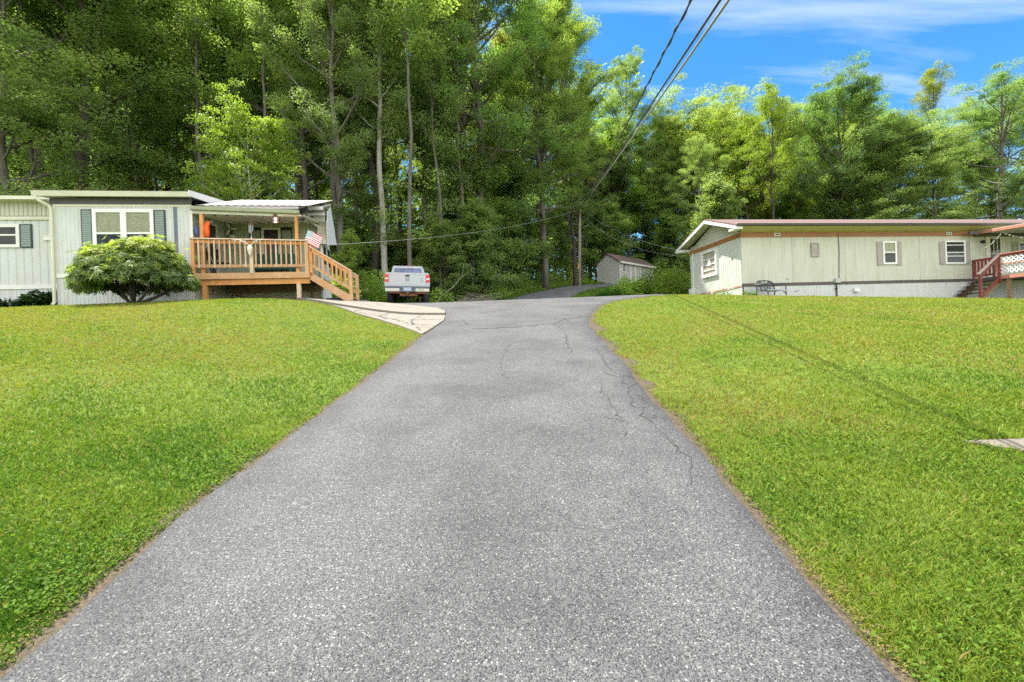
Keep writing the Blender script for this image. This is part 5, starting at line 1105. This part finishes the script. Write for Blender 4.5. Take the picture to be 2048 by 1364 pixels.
# gable, roof, soffits
ov = .52; e0, e1, rz_ = -.52, Wd + .42, 3.70; mid = 1.72; ew = 2.93
m_ = MB()
for i in range(6):
    a = i / 6; b = (i + 1) / 6; z0 = 2.70 + (3.62 - 2.70) * a; z1 = 2.70 + (3.62 - 2.70) * b
    y0a, y1a = mid * a, Wd - (Wd - mid) * a; y0b, y1b = mid * b, Wd - (Wd - mid) * b; m_.quad((-.012, y0a, z0), (-.002, y0b, z1), (-.002, y1b, z1), (-.012, y1a, z0))
bld(m_, 'gable', 'siding_cream', rh)
m_ = MB(); m_.prism([(-ov, e0, ew - .02), (-ov, mid, rz_), (-ov, e1, ew - .05), (-ov, e1, ew - .11), (-ov, mid, rz_ - .06), (-ov, e0, ew - .08)], (Lh + ov, 0, 0)); bld(m_, 'roof', 'shingle', rh)
m_ = MB(); m_.prism([(-ov - .02, e0 + .02, ew - .08), (-ov - .02, mid, rz_ - .055), (-ov - .02, mid, rz_ - .19), (-ov - .02, e0 + .02, ew - .20)], (.02, 0, 0)); m_.prism([(-ov - .02, mid, rz_ - .055), (-ov - .02, e1 - .02, ew - .11), (-ov - .02, e1 - .02, ew - .24), (-ov - .02, mid, rz_ - .19)], (.02, 0, 0)); bld(m_, 'rake_board', 'white_clean', rh)
m_ = MB(); m_.quad((-ov, e0, ew - .09), (-ov, mid, rz_ - .07), (0, mid, rz_ - .07), (0, e0, ew - .09)); m_.quad((-ov, mid, rz_ - .07), (-ov, e1, ew - .12), (0, e1, ew - .12), (0, mid, rz_ - .07)); bld(m_, 'soffit', 'siding_cream', rh)
m_ = MB(); m_.box(-ov, -ov + .26, e0 + .0, -.0, ew - .20, ew - .10).box(-ov, 0, Wd, e1, ew - .26, ew - .13); bld(m_, 'eave_return', 'white_clean', rh)
m_ = MB(); m_.quad((-ov + .26, e0 + .02, ew - .09), (Lh, e0 + .02, ew - .09), (Lh, -.0, 2.70), (-.0, .0, 2.70)); bld(m_, 'soffit', 'soffit_bounce', rh)
m_ = MB(); m_.prism([(-ov, e0, ew - .01), (-ov, e0, ew - .10), (-ov, e0 - .10, ew - .08), (-ov, e0 - .12, ew - .01)], (Lh + ov, 0, 0)); bld(m_, 'gutter', 'gutter_brown', rh)
# gable window (on the left end) and things on that wall
def gwin(v0, v1, w0, w1):
    m = MB(); t = .10; m.box(-.09, -.01, v0 - t, v1 + t, w0 - t, w0).box(-.09, -.01, v0 - t, v1 + t, w1, w1 + t * .8).box(-.09, -.01, v0 - t, v0, w0, w1).box(-.09, -.01, v1, v1 + t, w0, w1)
    for q in (.2, .45, .7): m.box(-.06, -.01, v0, v1, w0 + (w1 - w0) * q - .018, w0 + (w1 - w0) * q + .018)
    o = bld(m, 'window', 'white_clean', rh); bld(MB().box(-.03, -.012, v0, v1, w0, w1), 'pane', 'curtain', o); bld(MB().box(-.065, -.06, v0 + .38, v0 + .60, w0 + .40, w0 + .68), 'notice', 'paper', o)
gwin(1.72, 2.72, 1.33, 2.33)
m_ = MB()
def digit(y, segs):
    for (a, b, c, d) in segs: m_.box(-.022, -.014, y - b * .05, y - a * .05, 1.70 + c * .1, 1.70 + d * .1)
digit(.62, [(.7, 1, 0, 1), (0, 1, .85, 1), (0, 1, 0, .15), (0, 1, .42, .56)]); digit(.55, [(.35, .65, 0, 1), (.1, .5, .8, .95)]); bld(m_, 'house_number', 'belt', rh)
bld(MB().tube([(-.03, 3.62, 2.6), (-.03, 3.62, .75)], .03, 6), 'conduit', 'white', rh); bld(MB().box(-.2, -.01, 3.55, 3.80, .52, .85), 'meter_box', 'white', rh, bevel=.015); bld(MB().tube([(-.1, 3.62, .52), (-.1, 3.62, -.2)], .045, 8), 'pipe', 'iron', rh)
# front windows
window(rh, 3.14, 3.50, 1.68, 2.26, -.008, .05, None, None, mat='shutter_taupe', dn='curtain')
window(rh, 6.53, 7.20, 1.31, 2.29, -.008, .075, 1.82, None, 'glass_blind', 'glass'); shutter(rh, 6.26, 6.52, 1.28, 2.28, -.008, 'shutter_taupe', 'shutter_taupe', False); shutter(rh, 7.215, 7.45, 1.26, 2.28, -.008, 'shutter_taupe', 'shutter_taupe', False)
window(rh, 9.62, 10.66, 1.28, 2.30, -.008, .07, None, None, dn='glass', bars=(1.62, 1.78, 2.1)); shutter(rh, 9.35, 9.61, 1.27, 2.26, -.008, 'shutter_taupe', 'shutter_taupe', False); shutter(rh, 10.67, 10.88, 1.27, 2.26, -.008, 'shutter_taupe', 'shutter_taupe', False)
for a, b in ((1.48, 1.73), (9.72, 9.98)): o = bld(MB().box(a, b, -.05, -.022, 2.55, 2.67), 'vent', 'white', rh); bld(MB().box(a + .04, a + .11, -.056, -.05, 2.58, 2.64).box(b - .11, b - .04, -.056, -.05, 2.58, 2.64), 'slot', 'dark_gap', o)
bld(MB().tube([(4.43, -.025, 2.66), (4.45, -.03, 1.9), (4.42, -.03, 1.3), (4.40, -.025, .7)], .012, 5), 'cable', 'pipe', rh); bld(MB().box(4.16, 4.41, -.12, -.012, .56, .76), 'junction_box', 'grey_box', rh, bevel=.015); bld(MB().tube([(4.24, -.05, .5), (4.25, -.05, -.2)], .028, 6).tube([(4.24, -.05, .30), (4.24, -.05, .36)], .05, 8), 'pipe', 'pipe', rh)
bld(MB().prism([(5.05, -.02, .18), (5.05, -.14, .18), (5.05, -.10, .31), (5.05, -.02, .33)], (.22, 0, 0)), 'dryer_vent', 'white', rh); bld(MB().box(1.98, 2.09, -.03, -.012, .76, .82), 'outlet', 'grey_box', rh); bld(MB().tube([(2.35, -.02, .27), (2.48, -.09, .31)], .018, 6), 'tap', 'iron_light', rh)
# porch part of the wall: door, lamp, window
bld(MB().box(10.93, 10.97, -.03, -.01, .6, 2.5), 'corner_trim', 'siding', rh)
m_ = MB().box(11.75, 11.83, -.05, -.01, .62, 2.48).box(12.62, 12.70, -.05, -.01, .62, 2.48).box(11.83, 12.62, -.05, -.01, 2.40, 2.48).box(11.83, 12.62, -.035, -.01, .62, 1.35).box(11.83, 11.97, -.035, -.01, 1.35, 2.40).box(12.5, 12.62, -.035, -.01, 1.35, 2.40)
d_ = bld(m_, 'door', 'ivory', rh); bld(MB().box(11.97, 12.5, -.03, -.012, 1.35, 2.36), 'pane', 'glass', d_); bld(MB().box(12.13, 12.16, -.04, -.03, 1.7, 2.36).box(12.32, 12.35, -.04, -.03, 1.7, 2.36).box(11.97, 12.5, -.04, -.03, 1.69, 1.72), 'muntin', 'ivory', d_); bld(MB().lathe((11.90, -.07, 1.25), [(.03, -.02), (.035, .01), (.02, .03)], 10, 'Y').box(11.89, 11.92, -.05, -.03, 1.3, 1.4), 'handle', 'black', d_)
m_ = MB(); m_.lathe((11.55, -.09, 2.15), [(.03, 0), (.06, .05), (.045, .13), (.02, .16)], 10).tube([(11.55, -.01, 2.24), (11.55, -.1, 2.29)], .015, 6).box(11.48, 11.62, -.04, -.01, 2.2, 2.28); bld(m_, 'wall_lamp', 'black', rh)
window(rh, 13.45, 14.4, 1.3, 2.2, -.008, .06, None, None, dn='glass', mat='ivory'); shutter(rh, 13.14, 13.4, 1.28, 2.22, -.008, 'shutter_olive', 'shutter_olive', False)
# porch roof
m_ = MB(); m_.prism([(11.08, -.30, 2.64), (11.08, -3.4, 2.50), (11.08, -3.4, 2.39), (11.08, -.30, 2.53)], (.05, 0, 0)); pr_o = bld(m_, 'porch_fascia', 'red_sunlit', rh)
m_ = MB(); m_.prism([(11.13, -.0, 2.68), (11.13, -3.4, 2.52), (11.13, -3.4, 2.46), (11.13, 0, 2.60)], (5.8, 0, 0)); bld(m_, 'porch_roof', 'siding_cream', rh)
bld(MB().box(10.55, 11.08, -.32, -.24, 2.5, 2.63).box(11.13, Lh, -.10, -.02, 2.46, 2.58), 'beam', 'belt', rh); bld(MB().box(11.2, 11.29, -3.3, -3.2, -.5, 2.5).box(16.4, 16.5, -3.3, -3.2, -.5, 2.5), 'porch_post', 'red_paint', rh)
wire('service_wire', ptop + Vector((.1, 0, -.45)), rw_(-.4, 3.9, 2.75), .5, .007, 'wire_grey', 'upper of the two thin wires running down to the left eave of the right house')
wire('service_wire', ptop + Vector((.1, 0, -1.0)), rw_(-.35, 3.95, 2.5), .7, .007, 'wire_grey', 'lower of the two thin wires running down to the left eave of the right house')

# ------------------------------------------------------------------ red deck with stairs
rd = thing('red_deck', 'barn red deck with white lattice railing and dark stairs at the right picture edge', 'deck', RF.o, RF.a)
m_ = MB()
for i in range(21): m_.box(11.02, 15.6, -.05 - (i + 1) * .145, -.05 - i * .145 - .01, .56, .595)
bld(m_, 'floor_board', 'grey_wood', rd)
bld(MB().box(10.98, 11.02, -3.1, -1.0, .46, .60), 'rim_board', 'red_sunlit', rd); bld(MB().box(11.0, 15.6, -3.14, -3.1, .44, .6), 'rim_board', 'red_paint', rd); bld(MB().box(10.985, 11.02, -1.0, -.03, .46, .60), 'rim_board', 'belt', rd)
for v in (-1.25, -3.05): bld(MB().box(11.06, 11.18, v - .05, v + .05, -.6, .56), 'post', 'wood_dark', rd)
# railing along the left side from the house wall, then past the stair head
m_ = MB(); m_.beam((11.0, -1.0, 1.49), (11.0, -3.12, 1.49), .12, .035); m_.beam((11.0, -3.12, 1.49), (15.6, -3.12, 1.49), .12, .035); bld(m_, 'cap_rail', 'red_sunlit', rd)
m_ = MB(); m_.beam((11.0, -1.0, 1.425), (11.0, -3.1, 1.425), .04, .09); bld(m_, 'top_rail', 'red_paint', rd)
bld(MB().box(10.95, 11.05, -1.06, -.96, .3, 1.47), 'rail_post', 'red_paint', rd); bld(MB().box(10.95, 11.05, -3.15, -3.05, .3, 1.47), 'rail_post', 'red_paint', rd)
m_ = MB(); m_.beam((10.96, -1.1, 1.08), (10.96, -3.1, 1.08), .03, .05); bld(m_, 'mid_rail', 'red_sunlit', rd)
m_ = MB()
for sg in (1, -1):
    for i in range(-6, 15):
        y0 = -1.08 - i * .16; p0, p1 = (y0, .68), (y0 - sg * .68, 1.38) if False else (y0 - .70, 1.38)
        if sg < 0: p0, p1 = (y0 - .70, .68), (y0, 1.38)
        # clip to the panel
        a = Vector((11.0 + .006 * sg, p0[0], p0[1])); b = Vector((11.0 + .006 * sg, p1[0], p1[1])); lo, hi = -3.05, -1.06; t0, t1 = 0.0, 1.0; dy_ = b.y - a.y
        ta, tb_ = (hi - a.y) / dy_, (lo - a.y) / dy_; t0 = max(t0, min(ta, tb_)); t1 = min(t1, max(ta, tb_))
        if t1 - t0 > .03: m_.beam(a.lerp(b, t0), a.lerp(b, t1), .008, .042, (1, 0, 0) if False else (0, .7 * sg, .7))
bld(m_, 'lattice', 'white_clean', rd)
# slatted red gate at the stair head
gt = MB(); gt.box(10.97, 11.03, -.80, -.05, 1.33, 1.43).box(10.97, 11.03, -.80, -.05, .66, .74).box(10.97, 11.03, -.10, -.03, .6, 1.43).box(10.97, 11.03, -.86, -.78, .6, 1.43)
for i in range(5): gt.box(10.985, 11.015, -.17 - i * .135, -.12 - i * .135 + .03, .74, 1.33)
bld(gt, 'gate', 'red_paint', rd)
bld(MB().prism([(10.93, -.85, 1.38), (10.93, -.99, 1.40), (10.93, -1.0, .68), (10.93, -.95, .66)], (.02, 0, 0)), 'brace', 'red_sunlit', rd)
for i in range(4):
    u = 10.78 - i * .23; w_ = .43 - i * .165
    bld(MB().box(u - .14, u + .15, -.98, -.08, w_ - .03, w_), 'tread', 'black', rd)
for v in (-.98, -.12):
    m_ = MB(); m_.prism([(11.0, v, .5), (11.0, v, .2), (10.25, v, -.35), (9.98, v, -.30), (9.98, v, -.2)], (0, .04, 0)); bld(m_, 'stringer', 'wood_dark', rd)
bld(MB().box(9.98, 10.07, -1.06, -.98, -.45, .70), 'stair_post', 'red_paint', rd); m_ = MB(); m_.beam((9.93, -1.02, .68), (11.0, -1.02, 1.50), .10, .04); bld(m_, 'hand_rail', 'grey_wood', rd)
m_ = MB(); m_.beam((10.0, -1.03, .58), (11.0, -1.03, 1.36), .03, .08); bld(m_, 'hand_rail', 'red_paint', rd); m_ = MB(); m_.beam((10.1, -1.02, -.2), (10.98, -1.02, .52), .04, .12); bld(m_, 'brace', 'red_paint', rd)
# string lights under the porch roof
p0, p1, p2 = RF.o + RF.U * 11.6 + RF.V * -.10 + Z3 * 1.98, None, None
def ut(u, v, w_): return RF.o + RF.U * u + RF.V * v + Z3 * w_
sa_, sb_, sc_ = ut(*[11.45, -.15], 1.95), ut(11.2, -1.0, 2.44), ut(12.6, -1.6, 2.05)
sl_ = thing('string_lights', 'string of small clear bulbs draped under the porch roof edge of the right house', 'string lights', sa_)
m_ = MB(); mb2 = MB()
for a, b, sg in ((sa_, sb_, .10), (sb_, sc_, .12)):
    pts = [a.lerp(b, i / 12) - Vector((0, 0, sg * 4 * (i / 12) * (1 - i / 12))) - sa_ for i in range(13)]; m_.tube(pts, .007, 5)
    for q in pts[1::2] + pts[2::4]: bld(MB().lathe(q - Vector((0, 0, .055)), [(.008, 0), (.022, .015), (.02, .035), (.01, .055)], 7), 'bulb', 'bulb', sl_, smooth=True)
bld(m_, 'flex', 'twine_white', sl_)

# ------------------------------------------------------------------ wrought iron garden bench
bo = rw_(.72, -.62, 0); bo.z = gz(bo.x, bo.y)
gb = thing('garden_bench', 'dark wrought iron love seat with a scrolled back against the right house skirting', 'bench', bo, RF.a + R(14))
m_ = MB()
hw = .50
m_.tube([(-hw, .16, .35), (-hw, .20, .62), (-hw + .06, .22, .72), (-hw + .2, .225, .77), (0, .225, .79), (hw - .2, .225, .77), (hw - .06, .22, .72), (hw, .20, .62), (hw, .16, .35)], .024, 7); m_.tube([(-hw, .2, .60), (hw, .2, .60)], .022, 6)
for x0 in (-.26, .26):
    pts = [(x0 + .17 * math.cos(a), .212, .62 + .12 * math.sin(a)) for a in np.linspace(0, math.pi, 9)]; m_.tube(pts, .016, 5); m_.lathe((x0, .215, .715), [(.03, -.01), (.035, 0), (.03, .01)], 8, 'Y')
for x0 in (-.25, 0, .25): m_.tube([(x0, .2, .60), (x0, .16, .36)], .016, 5)
m_.tube([(0, .2, .6), (0, .225, .79)], .016, 5)
for i in range(26): m_.tube([(-hw + .04 * i, .2, .60), (-hw + .04 * i, .16, .36)], .006, 4)
bld(m_, 'backrest', 'iron', gb)
m_ = MB()
for i in range(13): m_.box(-hw, hw, -.30 + i * .035, -.282 + i * .035, .355, .365)
for i in range(15): m_.box(-hw + i * .071, -hw + .012 + i * .071, -.30, .15, .347, .355)
bld(m_, 'seat', 'iron', gb); bld(MB().box(-hw - .02, hw + .02, -.34, -.30, .33, .37), 'seat_edge', 'iron_light', gb)
for s_ in (-1, 1):
    m_ = MB(); m_.tube([(s_ * hw, -.31, .36), (s_ * hw, -.33, .56), (s_ * hw, -.25, .60), (s_ * hw, .05, .60), (s_ * hw, .19, .62)], .022, 6); bld(m_, 'armrest', 'iron', gb)
    m_ = MB(); m_.tube([(s_ * hw, -.31, .36), (s_ * hw * 1.0, -.33, .18), (s_ * hw, -.35, -.02)], .024, 6); m_.tube([(s_ * (hw - .2), -.31, .35), (s_ * (hw - .08), -.31, .27), (s_ * hw, -.32, .2)], .014, 5); bld(m_, 'leg', 'iron', gb)
    m_ = MB(); m_.tube([(s_ * hw, .15, .36), (s_ * hw, .2, .18), (s_ * hw, .26, -.02)], .024, 6); bld(m_, 'leg', 'iron', gb)

# ------------------------------------------------------------------ shrubs, brush pile, rocks, weeds
p = at(1268, 590, 25.5); leaf_plant('green_shrub', 'big green bush hiding the foot of the shed', 'bush', 7.15, 26.5, 1.35, 1.0, 1.3, 7500, .11, L_FOREST, 31, .3, (.1, 1), .5, None, (1.3, 1.4, 1, 1))
leaf_plant('green_shrub', 'yellower bush between the big green bush and the right house', 'bush', 8.45, 26.2, 1.3, 1.0, 2.0, 6600, .11, L_BRIGHT, 32, .3, (0, .9), .5, None, (1, 1, 1, 1))
leaf_plant('yellow_shrub', 'sunlit yellow-green bush at the left rear corner of the right house', 'bush', 8.2, 23.2, .9, .9, 2.1, 5200, .11, L_BRIGHT, 33, .28, (.3, 1), .6)
leaf_plant('yellow_shrub', 'tall light green bush behind the gable end of the right house', 'bush', 9.7, 26.2, 1.3, 1.1, 2.1, 5600, .12, L_BRIGHT, 34, .28, (.1, .9), .6)
leaf_plant('tall_weeds', 'silvery green spiky weeds at the edge of the side road before the big green bush', 'weeds', 5.7, 25.6, .9, .6, .65, 1500, .22, L_WEED, 35, .12, (0, .5), 1.5, None, (.8, .95, 1.1, 1))
for i, (v, s_, lb) in enumerate(((.9, .42, 'yellow-green weed clump below the middle of the gable wall of the right house'), (2.9, .36, 'small leafy weeds under the gable window of the right house'), (.12, .30, 'leafy weed at the front corner of the right house'))):
    p = rw_(-.35 if i < 2 else .12, v if i < 2 else -.22); leaf_plant('weed_clump', lb, 'weeds', p.x, p.y, s_, s_ * .8, s_ * 1.3, 330, .10, L_WEED, 40 + i, .25, (.3, 1), .9)
for i, (u, lb) in enumerate(((2.9, 'little weed against the skirting right of the iron bench'), (4.75, 'thin weed at the foot of the black pipe'), (11.2, 'weeds growing under the edge of the red deck'))):
    p = rw_(u, -.25); leaf_plant('weed_clump', lb, 'weeds', p.x, p.y, .35, .15, .28, 90, .08, L_WEED, 50 + i, .2, (.3, 1), 1.2)
leaf_plant('green_shrub', 'light green leafy shrub right of the deck stairs of the left house', 'bush', -7.0, 18.6, .8, .8, 1.3, 2600, .13, L_BRIGHT, 36, .3, (.2, .9), .5)
# brush pile: one heap of dead sticks
bp = thing('brush_pile', 'heap of dead grey branches beside the entrance of the side road', 'brush pile', (-1.7, 23.9, gz(-1.7, 23.9)))
m_ = MB(); rs = random.Random(9)
for i in range(620):
    x = rs.gauss(0, 1.0); y = rs.gauss(0, .65); z = abs(rs.gauss(0, .34)) * math.exp(-(x / 1.5) ** 2); a = rs.uniform(0, 6.28); l = rs.uniform(.3, 1.3); e = rs.gauss(0, .3)
    z += gz(x - 1.7, y + 23.9) - gz(-1.7, 23.9); d = Vector((math.cos(a) * math.cos(e), math.sin(a) * math.cos(e), math.sin(e))) * l; p = Vector((x, y, z)); m_.tube([p - d / 2, p + Vector((rs.gauss(0, .05), 0, rs.gauss(0, .05))), p + d / 2], [.014, .011, .004], 4, cap=False)
bld(m_, 'sticks', 'twig', bp)
o = thing('fallen_branch', 'bare forked dead branch leaning in the undergrowth right above the truck', 'branch', (-2.9, 22.8, gz(-2.9, 22.8)))
m_ = MB(); m_.tube([(-.6, .1, .8), (0, 0, 1.2), (.5, .1, 1.75), (.62, .1, 2.3)], [.018, .015, .010, .004], 6).tube([(.5, .1, 1.75), (.9, 0, 2.0)], [.010, .004], 5).tube([(-.6, .1, .8), (-.9, .2, .4)], [.018, .02], 6); bld(m_, 'limb', 'bark_pale', o)
def rock(X, Y, s_, seed, label):
    rs = random.Random(seed); o = thing('rock', label, 'rock', (X, Y, gz(X, Y)))
    m = MB(); nn, mm = 12, 7
    off = [[rs.uniform(.8, 1.15) for _ in range(nn)] for _ in range(mm + 1)]
    for j in range(mm + 1):
        ph = -1.57 + 3.14 * j / mm
        for i in range(nn): t = i / nn * 6.283; k = off[j][i] if 0 < j < mm else 1; m.v.append((math.cos(t) * math.cos(ph) * s_ * k, math.sin(t) * math.cos(ph) * s_ * .7 * k, math.sin(ph) * s_ * .62 * k + s_ * .3))
    for j in range(mm):
        for i in range(nn): a = j * nn + i; b = j * nn + (i + 1) % nn; m.f.append((a, b, b + nn, a + nn)); m.m.append(0)
    bld(m, 'boulder', 'rock', o, smooth=True)
rock(-1.75, 23.1, .34, 1, 'grey rounded boulder on the left end of the brush pile'); rock(-2.9, 22.9, .26, 2, 'flat grey rock right of the truck wheel at the foot of the undergrowth')
rock(-5.75, 15.0, .22, 3, 'small pale rock at the foot of the deck stairs')
